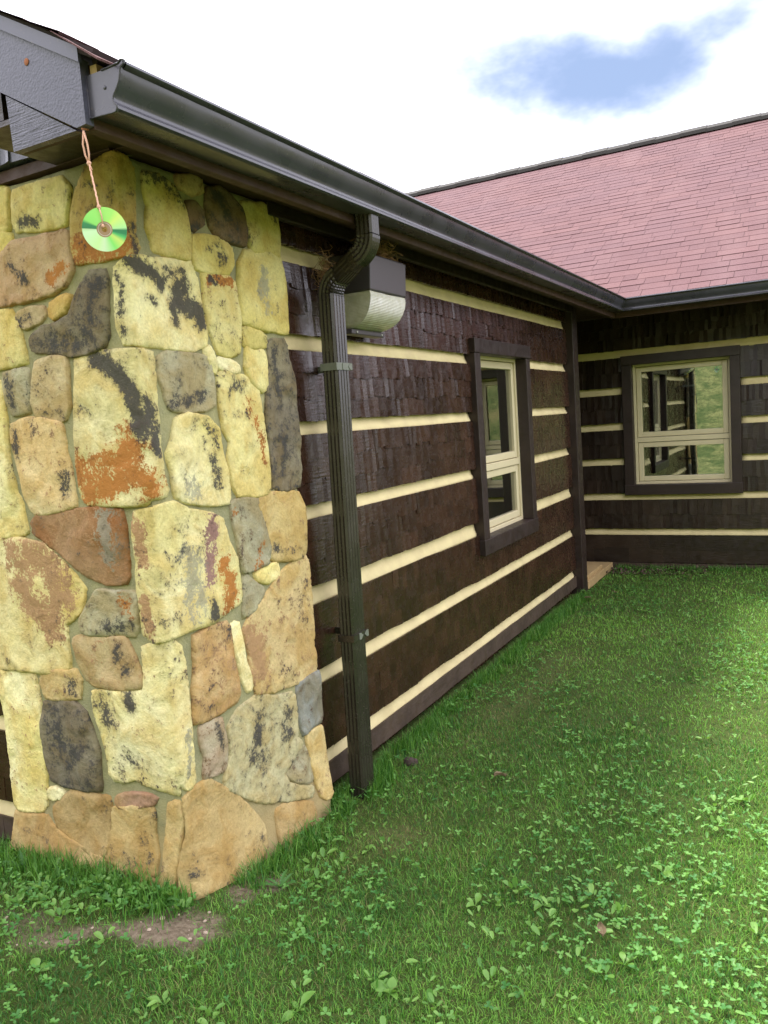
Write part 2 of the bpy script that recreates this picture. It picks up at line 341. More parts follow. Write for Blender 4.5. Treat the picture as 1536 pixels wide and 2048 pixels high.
DRYLEAF = mat_leaf("dead_leaf", (0.12, 0.085, 0.045), (0.24, 0.18, 0.10), 0.1, 0.8, attr=False)
# ------------------------------------------------------------------ ground
def ground_h(x, y):
    x = np.asarray(x, float); y = np.asarray(y, float)
    h = -0.03 + 0.035 * (fbm(x * 0.9 + 3, y * 0.9 + 5, 3, 3) - 0.5) + 0.014 * (fbm(x * 5, y * 5, 9, 3) - 0.5)
    h = h + 0.095 * np.exp(-((x + 0.25) / 0.75) ** 2 - ((y - 1.60) / 0.42) ** 2)
    h = h + 0.03 * np.clip((x - 0.4) / 2.0, 0, 1)
    r = np.clip(-1.5 - y, 0, 60); h = h + 0.46 * np.maximum(r - 1.2, 0) * np.clip(r / 6, 0, 1) ** 0.6 * (1 - np.clip((r - 30) / 60, 0, 0.55))
    q = np.clip(x - 9, 0, 60); h = h + 0.06 * q * np.clip(q / 6, 0, 1)
    return h
def axis(lo, hi, step, far):
    core = list(np.arange(lo, hi + 1e-6, step)); a = []; s = step; p = lo
    while p > -far: s *= 1.28; p -= s; a.append(p)
    b = []; s = step; p = core[-1]
    while p < far: s *= 1.28; p += s; b.append(p)
    return np.array(a[::-1] + core + b)
gx = axis(-1.4, 3.6, 0.04, 180); gy = axis(0.6, 7.9, 0.04, 180)
GX, GY = np.meshgrid(gx, gy); GZ = ground_h(GX, GY); nx, ny = len(gx), len(gy)
idx = np.arange(nx * ny).reshape(ny, nx)
fq = np.stack([idx[:-1, :-1], idx[:-1, 1:], idx[1:, 1:], idx[1:, :-1]], -1).reshape(-1)
def soil_mask(x, y):
    """1 on the bare patch in front of the stone corner, and thin at the wall foot"""
    x = np.asarray(x, float); y = np.asarray(y, float); n = fbm(x * 7, y * 7, 41, 4) - 0.5
    a = ((x - 0.04) * 0.87 + (y - 1.52) * 0.50) / 0.21; b = (-(x - 0.04) * 0.50 + (y - 1.52) * 0.87) / 0.085
    m = np.clip(1.15 - np.sqrt(a * a + b * b) + n * 2.4, 0, 1)
    a = (x + 0.30) / 0.34; b = (y - 1.44) / 0.11
    m = np.maximum(m, 0.32 * np.clip(1.0 - np.sqrt(a * a + b * b) + n * 2.6, 0, 1))
    a = (x - 0.17) / 0.09; b = (y - 1.89) / 0.12
    m = np.maximum(m, 0.55 * np.clip(1.1 - np.sqrt(a * a + b * b) + n * 2.2, 0, 1))
    return m
def thin_mask(x, y):
    """mossy, worn strips: a mower track along the wall and a straw-coloured spot near the far wall"""
    x = np.asarray(x, float); y = np.asarray(y, float); n = fbm(x * 3, y * 3, 77, 4) - 0.5
    m = np.clip(1.1 - np.abs(x - 0.34 - 0.05 * (y - 3.6)) / 0.20 + n * 1.8, 0, 1) * np.clip((y - 2.6) / 0.5, 0, 1) * np.clip((5.4 - y) / 0.6, 0, 1) * 0.36
    a = (x - 0.81) / 0.24; b = (y - 5.3) / 0.20
    m = np.maximum(m, 0.7 * np.clip(1.1 - np.sqrt(a * a + b * b) + n * 2.2, 0, 1))
    a = (x - 0.35) / 0.25; b = (y - 2.55) / 0.35
    return np.maximum(m, 0.45 * np.clip(1.1 - np.sqrt(a * a + b * b) + n * 2.2, 0, 1))
def mat_ground():
    m, t = material("lawn_ground"); pos = t.n('ShaderNodeNewGeometry').outputs['Position']
    soil = t.n('ShaderNodeAttribute', attribute_name='soil').outputs[2]; thin = t.n('ShaderNodeAttribute', attribute_name='thin').outputs[2]
    far = t.n('ShaderNodeAttribute', attribute_name='far').outputs[2]
    n = t.noise(pos, 3.0, 5, 0.6); f = t.noise(pos, 60, 4, 0.7); g = t.noise(pos, 9, 6, 0.75); bg = t.noise(pos, 0.35, 5, 0.65)
    earth = t.mix(t.ss(f, 0.3, 0.75), (0.115, 0.086, 0.055), (0.245, 0.195, 0.135))
    thatch = t.mix(f, (0.026, 0.050, 0.010), (0.085, 0.110, 0.026))
    moss = t.mix(f, (0.085, 0.095, 0.032), (0.18, 0.155, 0.07))
    lawn = t.mix(t.ss(g, 0.35, 0.65), (0.075, 0.095, 0.030), (0.27, 0.265, 0.105)); md_ = t.noise(t.vmath('MULTIPLY', pos, (1.0, 1.0, 2.5)), 1.7, 5, 0.7); lawn = t.mix(t.ss(md_, 0.40, 0.62, 0.65, 0.0), lawn, (0.035, 0.075, 0.018)); lawn = t.mix(t.ss(bg, 0.52, 0.66, 0, 0.8), lawn, (0.27, 0.23, 0.10)); lawn = t.mix(t.ss(bg, 0.63, 0.72, 0, 0.6), lawn, (0.36, 0.20, 0.13))
    c = t.mix(far, thatch, lawn); c = t.mix(t.ss(thin, 0.2, 0.7), c, moss); c = t.mix(t.ss(soil, 0.15, 0.45), c, earth)
    P(t, Base_Color=c, Roughness=0.95); t.p.inputs['Specular IOR Level'].default_value = 0.15
    t.L.new(t.bump(t.math('ADD', f, g), 0.8, 0.02), t.p.inputs['Normal']); return m
farm = np.clip(np.maximum.reduce([GX - 4.4, -0.2 - GY, -3.2 - GX, np.zeros_like(GX)]) / 0.8, 0, 1)
ground = np_mesh("ground", np.c_[GX.ravel(), GY.ravel(), GZ.ravel()], fq, 4, mat_ground(), smooth=True,
                 attrs={'soil': soil_mask(GX, GY).ravel(), 'thin': thin_mask(GX, GY).ravel(), 'far': farm.ravel()})
tag(ground, "sloping green lawn and grassy hillside around the log building", "ground", kind='structure')

# ------------------------------------------------------------------ hewn log walls
WA = lambda u, v, w: (w, u, v)                       # wall along y, facing +x
YB = 7.606
WB = lambda u, v, w: (u, YB - w, v)                  # far wall, facing -y
YG = 1.79
WG = lambda u, v, w: (u, YG - w, v)                  # gable wall, facing -y

def edge_n(u, seed, amp): return (fbm(np.asarray(u) * 2.2 + seed, np.zeros_like(np.asarray(u, float)) + seed * 3.7, seed, 3) - 0.5) * 2 * amp
def board_mesh(mb, fn, u0, u1, v0, v1, rows, wmean, amp, seed, wav=0.005, thick=0.05):
    """one hewn log face: core plank + overlapping adze facets (closed boxes)"""
    r = random.Random(seed)
    mb.add([fn(u, v, ww) for ww in (-thick, -0.007) for u, v in ((u0, v0 + .004), (u1, v0 + .004), (u1, v1 - .004), (u0, v1 - .004))],
           [(0, 1, 2, 3), (4, 5, 6, 7), (0, 1, 5, 4), (1, 2, 6, 5), (2, 3, 7, 6), (3, 0, 4, 7)])
    for k in range(rows):
        a = v0 + (v1 - v0) * k / rows; b = v0 + (v1 - v0) * (k + 1) / rows
        u = u0
        while u < u1 - 1e-4:
            du = wmean * r.uniform(0.55, 1.5); un = min(u + du, u1)
            if u1 - un < wmean * 0.4: un = u1
            ja = 0 if k == 0 else r.uniform(-.012, .012); jb = 0.0
            lo = a + ja + (float(edge_n(u, seed, wav)) if k == 0 else 0); lo2 = a + ja + r.uniform(-.004, .004) + (float(edge_n(un, seed, wav)) if k == 0 else 0)
            hi = b + 0.010 + (float(edge_n(u, seed + 5, wav * .6)) - 0.010 if k == rows - 1 else 0); hi2 = b + 0.010 + (float(edge_n(un, seed + 5, wav * .6)) - 0.010 if k == rows - 1 else 0)
            dl = r.uniform(-1.0, 0.2) * amp; dr = r.uniform(0.0, 1.2) * amp; lip = r.uniform(0.5, 1.6) * amp; top = -r.uniform(0.4, 1.2) * amp
            um = (u + un) / 2; cm = -r.uniform(0.1, 0.7) * amp; sk = r.uniform(-.006, .006) if 0 < k else 0
            V = [fn(u, lo, dl + lip), fn(um, (lo + lo2) / 2 - (.004 if k else 0), (dl + dr) / 2 + cm + lip), fn(un, lo2, dr + lip), fn(un + sk, hi2, dr + top), fn(um + sk, (hi + hi2) / 2, (dl + dr) / 2 + cm + top), fn(u + sk, hi, dl + top)]
            V += [fn(u, lo, -.012), fn(un, lo2, -.012), fn(un + sk, hi2, -.012), fn(u + sk, hi, -.012)]
            mb.add(V, [(0, 1, 4, 5), (1, 2, 3, 4), (6, 7, 2, 1, 0), (2, 7, 8, 3), (0, 5, 9, 6), (5, 4, 3, 8, 9)])
            u = un
def chink_mesh(mb, fn, u0, u1, v0, v1, seed, inset=True):
    n = max(3, int((u1 - u0) / 0.05)); us = np.linspace(u0, u1, n); rings = []
    e = edge_n(us * 3, seed, 0.007)
    for i, u in enumerate(us):
        end = min(u - u0, u1 - u); ed = 0.010 * math.exp(-end / 0.012)
        d0 = -0.024 + e[i] * .6 - ed; d1 = -0.007 + e[i] * .5 - ed
        rings.append([fn(u, v1 + .012, d0 - .004), fn(u, v1 - .004, d0), fn(u, (v0 + v1) / 2 + e[i], (d0 + d1) / 2 - .003), fn(u, v0 + .006, d1), fn(u, v0 - .006, d1 - .003), fn(u, v0 - .006, -.045), fn(u, v1 + .012, -.045)])
    mb.sweep(rings)

def window(parent, fn, u0, u1, label):
    """fn outward frame; u0..u1 trim outer extents; z fixed"""
    z0, z1 = 0.648, 1.922; w0, w1 = u0 + .088, u1 - .080
    p = fn((u0 + u1) / 2, z0, 0)
    win = bpy.data.objects.new("window", None); win.empty_display_size = .1; link(win, parent); win.location = Vector(p) - world_loc(parent); tag(win, label)
    bx = lambda mb, a, b, c, d_, e, f: mb.prism([(a, c), (b, c), (b, d_), (a, d_)], fn, e, f)
    for (a, b, c, d_, q) in ((u0, w0, 0.74, 1.838, .034), (w1, u1, 0.74, 1.838, .033), (u0 - .004, u1 + .004, 1.838, z1, .040), (u0 - .006, u1 + .006, z0, 0.742, .038)):
        mb = MB(); bx(mb, a, b, c, d_, -.055, q); mb.build("trim_board", TRIM, win, bevel=.004)
    fi = -.045                                                     # frame face depth
    a, b, c, d_ = w0 - .004, w1 + .004, .735, 1.843
    mb = MB()
    for (e, f, g, h) in ((a, a + .026, c, d_), (b - .026, b, c, d_), (a + .026, b - .026, d_ - .026, d_), (a + .026, b - .026, c, c + .030), (a + .026, b - .026, 1.128, 1.172)): bx(mb, e, f, g, h, fi - .06, fi)
    mb.build("window_frame", SASH, win, bevel=.003)
    for (g, h) in ((1.176, d_ - .030), (c + .034, 1.124)):
        A, B_ = a + .030, b - .030; k = .044
        mb = MB(); si = fi - .010
        for (e, f, gg, hh) in ((A, A + k, g, h), (B_ - k, B_, g, h), (A + k, B_ - k, h - k, h), (A + k, B_ - k, g, g + k)): bx(mb, e, f, gg, hh, si - .04, si)
        s = mb.build("sash", SASH, win, bevel=.004)
        mb = MB(); bx(mb, A + k - .006, B_ - k + .006, g + k - .006, h - k + .006, si - .026, si - .020); mb.build("pane", GLASS, win)
    mb = MB(); bx(mb, a - .01, b + .01, c - .01, d_ + .01, fi - .075, fi - .062)
    # dark room seen through the panes: side walls, back wall, a pale blind edge
    mb = MB(); D = -1.6
    for (e, f, g, h, i, j) in ((a - .35, b + .35, .2, 2.2, D - .02, D), (a - .37, a - .35, .2, 2.2, D, -.20), (b + .35, b + .37, .2, 2.2, D, -.20), (a - .35, b + .35, .18, .2, D, -.20), (a - .35, b + .35, 2.2, 2.22, D, -.20)): bx(mb, e, f, g, h, i, j)
    mb.build("room_lining", ROOM, win)
    return win

ZA = [(2.106, 2.168), (1.776, 1.834), (1.446, 1.500), (1.113, 1.171), (.772, .849), (.446, .510), (.107, .172)]
wingA = empty("log_wing", (0, 4.0, 0), "dark brown log building wing with cream chinking stripes along the lawn", "log building")
def slab(mb, fn, u0, u1, z0, z1, d0, d1, hole=None):
    bx = lambda a, b, c, d_: mb.prism([(a, c), (b, c), (b, d_), (a, d_)], fn, d0, d1)
    if hole:
        a, b, c, d_ = hole; bx(u0, a, z0, z1); bx(b, u1, z0, z1); bx(a, b, z0, c); bx(a, b, d_, z1)
    else: bx(u0, u1, z0, z1)
WU0, WU1 = 4.375, 5.385
mb = MB(); slab(mb, WA, 1.80, 6.57, -.15, 2.29, -.19, -.046, (WU0 + .07, WU1 - .06, .72, 1.85))
wallA = mb.build("wall", BROWN, wingA)
NB = [2.29] + [c[0] for c in ZA]; NT_ = [c[1] for c in ZA] + [.017]
for k in range(8):
    v1, v0 = (2.286 if k == 0 else ZA[k - 1][0]), (ZA[k][1] if k < 7 else .017)
    mb = MB(); U0, U1 = 2.40, 6.43; rows = max(1, round((v1 - v0) / .088)); amp = [.0020, .0030, .0030, .0022, .0017, .0012, .0008, .0004][k]
    if k == 7: board_mesh(mb, WA, U0, U1, v0, v1, 1, .5, amp, 90 + k, .008); mb.build("log_board", BASEBOARD, wallA, bevel=0); continue
    wm = .066 if k < 5 else .075
    if k in (0, 6): board_mesh(mb, WA, U0, U1, v0, v1, rows, wm, amp, 90 + k, (.004 if k < 4 else .011))
    else:
        board_mesh(mb, WA, U0, WU0 + .06, v0, v1, rows, wm, amp, 90 + k, (.004 if k < 4 else .011)); board_mesh(mb, WA, WU1 - .05, U1, v0, v1, rows, wm, amp * .7, 190 + k, .005)
        if k == 1: board_mesh(mb, WA, WU0 + .06, WU1 - .05, 1.87, v1, 3, wm, amp, 290 + k)
        if k == 5: board_mesh(mb, WA, WU0 + .06, WU1 - .05, v0, .70, 2, wm, amp, 290 + k, .008)
    mb.build("log_board", BROWN, wallA)
for k, (v0, v1) in enumerate(ZA):
    for (a, b) in (((2.40, 6.43),) if k in (0, 5, 6) else ((2.40, WU0 + .004), (WU1 - .004, 6.43))):
        mb = MB(); chink_mesh(mb, WA, a, b, v0, v1, 300 + k); mb.build("chinking", CHINK, wallA, smooth=True)
winA = window(wingA, WA, WU0, WU1, "double pane window near the downspout with brown wooden trim")
mb = MB(); mb.box(-.19, .056, 6.432, 6.57, -.06, 2.284); mb.build("corner_post", TRIM, wingA, bevel=.006)
mb = MB(); mb.box(-.60, .055, 6.60, 7.50, -.06, .028); mb.box(-.62, .025, 6.59, 7.22, .028, .060); mb.build("door_sill", PLANK, wingA, bevel=.004)
mb = MB(); mb.box(-1.42, -1.30, 6.57, 7.60, -.1, 2.28); mb.box(-1.42, -.19, 6.45, 6.56, -.1, 2.28); mb.build("alcove_wall", BROWN_FAR, wingA)

# gable end of the near wing
mb = MB(); slab(mb, WG, -7.0, -.02, -.15, 2.30, -.19, -.046); 
mb.prism([(-7.0, 2.30), (-.02, 2.30), (-3.6, 4.30)], WG, -.19, -.046); gable = mb.build("gable_wall", BROWN, wingA)
for k in range(8):
    v1, v0 = (2.29 if k == 0 else ZA[k - 1][0]), (ZA[k][1] if k < 7 else .017)
    mb = MB(); board_mesh(mb, WG, -3.6, -.72, v0, v1, max(1, round((v1 - v0) / .09)), .07, .002 if k < 7 else .0006, 400 + k); mb.build("log_board", BROWN if k < 7 else BASEBOARD, gable)
    if k < 7:
        mb = MB(); chink_mesh(mb, WG, -3.6, -.72, *ZA[k], 430 + k); mb.build("chinking", CHINK, gable, smooth=True)
# upper gable log, proud of the stones, with its cut underside
WG2 = lambda u, v, ww: (u, 1.700 - ww, v)
GABLE_SKY_TINT = mat_paint("sky_tinted_gable_paint", (0.085, 0.085, 0.125), (0.13, 0.13, 0.18), rough=(0.2, 0.4), lines=40, bs=0.4)  # blue sky reflection painted into the gable boards' colour
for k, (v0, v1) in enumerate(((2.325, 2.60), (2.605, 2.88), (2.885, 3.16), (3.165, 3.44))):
    mb = MB(); board_mesh(mb, WG2, -3.6, -.22 - .49 * k, v0, v1, 2, .075, .007, 460 + k, thick=.05); mb.build("gable_board", GABLE_SKY_TINT, gable)
mb = MB(); mb.box(-3.6, .03, 1.72, 1.80, 2.285, 2.318); mb.build("gable_ledge", SOFFIT, wingA)

# eave: soffit, fascia
M_ROOF = 0.55
mb = MB(); mb.box(0.0, .254, 1.735, 7.60, 2.286, 2.304); mb.box(-1.40, -.001, 6.574, 7.60, 2.2885, 2.306); mb.build("soffit", SOFFIT, wingA)
mb = MB(); mb.box(.256, .2885, 1.428, 6.935, 2.200, 2.345); mb.build("fascia_board", SOFFIT, wingA, bevel=.003)
mb = MB(); mb.box(.0305, .06, 2.42, 6.43, 2.235, 2.284); mb.build("frieze_board", BROWN_FAR, wingA, bevel=.003)
# rake: pebbled board, grained return panel, metal flashing
FY = lambda y0: (lambda a, b, h: (a, y0 + h, b))
rz = lambda x: 2.337 + .563 * (.291 - x)                                 # underside line of the flashing
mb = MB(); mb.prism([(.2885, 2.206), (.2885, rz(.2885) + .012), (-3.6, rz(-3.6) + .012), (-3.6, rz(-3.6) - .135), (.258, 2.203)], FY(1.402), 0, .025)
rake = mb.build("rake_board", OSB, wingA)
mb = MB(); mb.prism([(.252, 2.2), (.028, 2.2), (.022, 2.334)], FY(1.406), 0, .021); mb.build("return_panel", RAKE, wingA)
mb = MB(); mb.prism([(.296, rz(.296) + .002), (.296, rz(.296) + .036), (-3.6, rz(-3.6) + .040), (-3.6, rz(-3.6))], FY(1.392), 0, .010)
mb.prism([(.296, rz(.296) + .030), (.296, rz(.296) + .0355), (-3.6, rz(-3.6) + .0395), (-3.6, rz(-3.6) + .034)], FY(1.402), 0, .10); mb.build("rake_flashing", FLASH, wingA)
# underside of the return: panel, beam, lookout block
mb = MB(); mb.box(-.19, .254, 1.446, 1.734, 2.289, 2.302); mb.build("return_soffit", BROWN_FAR, wingA)
mb = MB(); mb.box(.030, .254, 1.4275, 1.445, 2.203, 2.225); mb.build("return_batten", SOFFIT, wingA)
mb = MB(); mb.box(-.195, -.05, 1.45, 1.698, 2.306, 2.40); mb.build("lookout_block", BROWN_FAR, wingA)
def ball(mb, c, rx, ry, rzz, n=8, seed=None):
    rings = []; r = random.Random(seed)
    for i in range(n + 1):
        th = math.pi * i / n; rr = max(math.sin(th), .02); jj = 1 if seed is None else r.uniform(.85, 1.15)
        rings.append([(c[0] + rx * rr * jj * math.cos(6.2832 * k / 10), c[1] + ry * rr * jj * math.sin(6.2832 * k / 10), c[2] + rzz * math.cos(th)) for k in range(10)])
    mb.sweep(rings)
mb = MB(); ball(mb, (.115, 1.401, 2.387), .0085, .002, .0085); mb.build("nail_head", RUST, rake, smooth=True)

# ------------------------------------------------------------------ roofs
def shingle_list(n_rows, expo, a0, a1, seed, wmin=.14, wmax=.36):
    r = random.Random(seed); out = []
    for k in range(n_rows):
        a = a0 - r.uniform(0, .3)
        while a < a1:
            wv_ = r.choice((.12, .16, .20, .24, .28, .32)); t = r.choice((.0035, .004, .005, .0065)); out.append((k, a, min(wv_, 9), t)); a += wv_
    return out
def shingle_verts(a, s, wd, t, expo, g=.0015):
    b = .0015; L = expo + .03
    return [(a + g, s, b), (a + wd - g, s, b), (a + wd - g, s + L, b * .2), (a + g, s + L, b * .2), (a + g, s, b + t), (a + wd - g, s, b + t), (a + wd - g, s + L, b * .2 + .002), (a + g, s + L, b * .2 + .002)]
SF = [(3, 2, 1, 0), (4, 5, 6, 7), (0, 1, 5, 4), (1, 2, 6, 5), (2, 3, 7, 6), (3, 0, 4, 7)]
ANG = math.atan(M_ROOF); CS, SN = math.cos(ANG), math.sin(ANG)
EXPO = .128
# near wing roof: eave at x=.345, rises towards -x
EA = (.345, 2.353)
fA = lambda a, s, h: (EA[0] - s * CS + h * SN, a, EA[1] + s * SN + h * CS)
LA = (EA[0] + 3.6) / CS
mb = MB(); mb.prism([(1.394, 0.0), (11.0, 0.0), (11.0, LA), (1.394, LA)], fA, -.020, 0.0)
mb.prism([(1.394, 0), (11.0, 0), (11.0, LA), (1.394, LA)], lambda a, s, h: (-7.2 - (EA[0] - s * CS + h * SN), a, EA[1] + s * SN + h * CS), -.02, 0.0)
roofA = mb.build("roof", DECK, wingA)
lst = shingle_list(int(LA / EXPO), EXPO, 1.38, 11.0, 5)
mb = MB(); near = []
for (k, a, wd, t) in lst:
    a = max(a, 1.376); 
    V = [fA(*q) for q in shingle_verts(a, k * EXPO - .028, wd, t, EXPO)]
    if a < 2.0 and k < 8: near.append((V, k, a))
    else: mb.add(V, SF)
o = mb.build("shingle_field", SHINGLES, roofA); tag(o, kind='stuff')
for (V, k, a) in near:
    if k == 0:                                                           # eave course sags into the gutter
        V = [(p[0], p[1], p[2] - (.012 if i in (0, 1, 4, 5) else 0) - (.012 if (a < 1.6 and i in (0, 4)) else 0)) for i, p in enumerate(V)]
    m2 = MB(); m2.add(V, SF); m2.build("shingle", SHINGLE, roofA)
mb = MB(); mb.box(.300, .316, 1.43, 6.95, 2.338, 2.352); mb.build("drip_edge", DECK, wingA)
m2 = MB(); m2.box(.297, .318, 1.424, 1.450, 2.318, 2.337); m2.build("sub_fascia_block", PLANK, wingA)

# far wing
wingB = empty("log_wing", (1.0, YB, 0), "log building wing under the red shingle roof facing the camera across the lawn", "log building")
ZB = [(1.914, 1.980), (1.581, 1.646), (1.253, 1.317), (.928, .988), (.600, .660), (.270, .330)]
BU0, BU1, XL, XR = .180, 1.176, -1.30, 3.40
mb = MB(); slab(mb, WB, XL, XR, -.15, 2.29, -.19, -.046, (BU0 + .07, BU1 - .06, .72, 1.85)); wallB = mb.build("wall", BROWN_FAR, wingB)
for k in range(7):
    v1, v0 = (2.286 if k == 0 else ZB[k - 1][0]), (ZB[k][1] if k < 6 else .012)
    mb = MB(); rows = 3 if k == 0 else 2; amp = (.0060, .0050, .0048, .0044, .004, .003, .0012)[k]; wm = .066
    if k in (0, 5, 6): board_mesh(mb, WB, XL, XR, v0, v1, rows, wm if k < 6 else .3, amp, 500 + k)
    else:
        board_mesh(mb, WB, XL, BU0 + .05, v0, v1, rows, wm, amp, 510 + k); board_mesh(mb, WB, BU1 - .05, XR, v0, v1, rows, wm, amp, 520 + k)
        if k == 1: board_mesh(mb, WB, BU0 + .05, BU1 - .05, 1.87, v1, 1, wm, .003, 530)
        if k == 4: board_mesh(mb, WB, BU0 + .05, BU1 - .05, v0, .70, 1, wm, .003, 531)
    mb.build("log_board", BROWN_FAR, wallB)
for k, (v0, v1) in enumerate(ZB):
    for (a, b) in (((XL, XR),) if k in (0, 4, 5) else ((XL, BU0 + .004), (BU1 - .004, XR))):
        mb = MB(); chink_mesh(mb, WB, a, b, v0, v1, 540 + k); mb.build("chinking", CHINK, wallB, smooth=True)
winB = window(wingB, WB, BU0, BU1, "double pane window on the far wall mirroring the hillside")
mb = MB(); mb.box(XL, XR, YB - .010, YB + .02, -.12, .006); mb.build("sill_log", BASEBOARD, wingB)
mb = MB(); mb.box(.2565, XR, 6.9365, 7.555, 2.2865, 2.303); mb.build("soffit", SOFFIT, wingB)
mb = MB(); mb.box(.290, XR, 6.905, 6.9355, 2.200, 2.350); mb.build("fascia_board", SOFFIT, wingB, bevel=.003)
EBy, EBz = 6.845, 2.352
fB = lambda a, s, h: (a, EBy + s * CS - h * SN, EBz + s * SN + h * CS)
LB = (11.45 - EBy) / CS; XR2 = 3.4
mb = MB(); mb.prism([(-7.0, 0), (XR2, 0), (XR2, LB), (-7.0, LB)], fB, -.02, 0.0)
mb.prism([(-7.0, 0), (XR2, 0), (XR2, LB), (-7.0, LB)], lambda a, s, h: (a, 22.9 - (EBy + s * CS - h * SN), EBz + s * SN + h * CS), -.02, 0.0); roofB = mb.build("roof", DECK, wingB)
nrow = int(LB / EXPO) + 1
lst = shingle_list(nrow, EXPO, -7.0, XR2, 21); vis = []
for i, (k, a, wd, t) in enumerate(lst):
    p = fB(a + wd / 2, k * EXPO, 0); dv = Vector(p) - camo.location; zc = dv.dot(FW); u = 768 + 1600 * dv.dot(RT) / zc; v = 1024 - 1600 * dv.dot(UP) / zc
    gl = 597 + (u - 1255) * (597 - 118) / (1255 - 241)                  # gutter of the near wing hides what is below this line
    if u < 1560 and v < gl + 4 and v > 200: vis.append((dv.length, i))
sel = set(i for _, i in sorted(vis)[:300])
mb = MB(); cache = {}
rotB = Euler((ANG, 0, 0))
for i, (k, a, wd, t) in enumerate(lst):
    if i in sel:
        key = (wd, t)
        if key not in cache:
            me = bpy.data.meshes.new("shingle"); me.from_pydata(shingle_verts(0, 0, wd, t, EXPO), [], SF); me.materials.append(SHINGLE); me.update(); cache[key] = me
        o = bpy.data.objects.new("shingle", cache[key]); link(o, roofB); o.rotation_euler = (ANG, 0, random.uniform(-.004, .004)); o.location = Vector(fB(a, k * EXPO - .028 + random.uniform(-.003, .003), 0)) - world_loc(roofB)
    else: mb.add([fB(*q) for q in shingle_verts(a, k * EXPO - .028, wd, t, EXPO)], SF)
o = mb.build("shingle_field", SHINGLES, roofB); tag(o, kind='stuff')
zr = EBz + LB * SN; x = -6.9; k = 0
while x < XR2:
    mb = MB(); dz = .006 * (k % 2); prof = [(-.17, -.090), (-.16, -.045), (-.02, .030), (.02, .030), (.16, -.045), (.17, -.090)]
    mb.prism([(11.45 + a, zr + b + .02) for a, b in prof], lambda a, b, h: (h, a, b), x, x + .31 + .012); 
    o = mb.build("ridge_cap", RIDGE, roofB); x += .31; k += 1
    o.location.z += dz

# ------------------------------------------------------------------ gutters
def smooth_by_angle(o, deg=38):
    me = o.data; me.polygons.foreach_set('use_smooth', [True] * len(me.polygons)); bm_ = bmesh.new(); bm_.from_mesh(me)
    for e in bm_.edges:
        if len(e.link_faces) == 2 and e.calc_face_angle(0) > math.radians(deg): e.smooth = False
    bm_.to_mesh(me); bm_.free(); return o
PROF = [(.002, .000), (.002, -.088), (.072, -.092), (.081, -.091), (.0865, -.0865), (.0865, -.080), (.082, -.0765), (.0775, -.070), (.0775, -.062), (.083, -.053), (.092, -.043), (.1005, -.030), (.1055, -.016), (.1075, -.006), (.116, -.0045), (.1215, .001), (.1205, .007), (.113, .0095), (.105, .006), (.1045, -.004), (.1000, -.018), (.089, -.040), (.0745, -.060), (.0715, -.086), (.006, -.084), (.006, .000)]
XF, YFB = .2895, 6.9035
zg = lambda y: 2.311 + .018 * (y - 1.42) / 5.4
gutA = empty("gutter", (.35, 1.42, 2.22), "dark bronze gutter running along the eave above the stone corner and downspout", "gutter")
mb = MB(); mb.sweep([[(XF + o_, y0, zg(y0) + z) for o_, z in PROF] for y0 in np.linspace(1.424, 6.6, 20)] + [[(XF + o_, YFB - o_, zg(6.8) + z) for o_, z in PROF]], closed=True, caps=False); smooth_by_angle(mb.build("trough", GUTTER, gutA))
capo = [(.000, .004), (.000, -.090), (.072, -.094), (.083, -.093), (.088, -.087), (.088, -.080), (.083, -.076), (.079, -.069), (.079, -.062), (.085, -.052), (.094, -.042), (.102, -.030), (.107, -.016), (.110, -.004), (.119, .002), (.121, .009), (.112, .012), (.104, .006), (.05, .004)]
mb = MB(); mb.prism([(XF + a, zg(1.42) + b) for a, b in capo], FY(1.4175), 0, .0055)
capob = mb.build("end_cap", GUTTER, gutA)
mb = MB(); ring = [(XF + a * .995, zg(1.42) + b) for a, b in capo]
mb.tube([(a, 1.4165, b) for a, b in ring], .0022, 6); ball(mb, (XF + .055, 1.4165, zg(1.42) - .035), .0045, .002, .0045); mb.build("cap_rim", GUTTER, capob, smooth=True)
gutB = empty("gutter", (1.6, 6.85, 2.24), "dark gutter along the edge of the red shingle roof", "gutter")
mb = MB(); mb.sweep([[(XF + o_, YFB - o_, zg(6.8) + z + .0005) for o_, z in PROF]] + [[(x0, YFB - o_, zg(6.8) + z) for o_, z in PROF] for x0 in (1.0, 2.0, 3.4)], closed=True, caps=False); smooth_by_angle(mb.build("trough", GUTTER, gutB))
mb = MB(); mb.tube([(XF + o_ + .001, YFB - o_ - .001, zg(6.8) + z) for o_, z in PROF[1:17]], .003, 6); mb.build("corner_seam", GUTTER, gutB)
mb = MB(); mb.box(.30, 3.4, 6.868, 6.872, 2.338, 2.350); mb.build("drip_edge", FLASH, wingB)
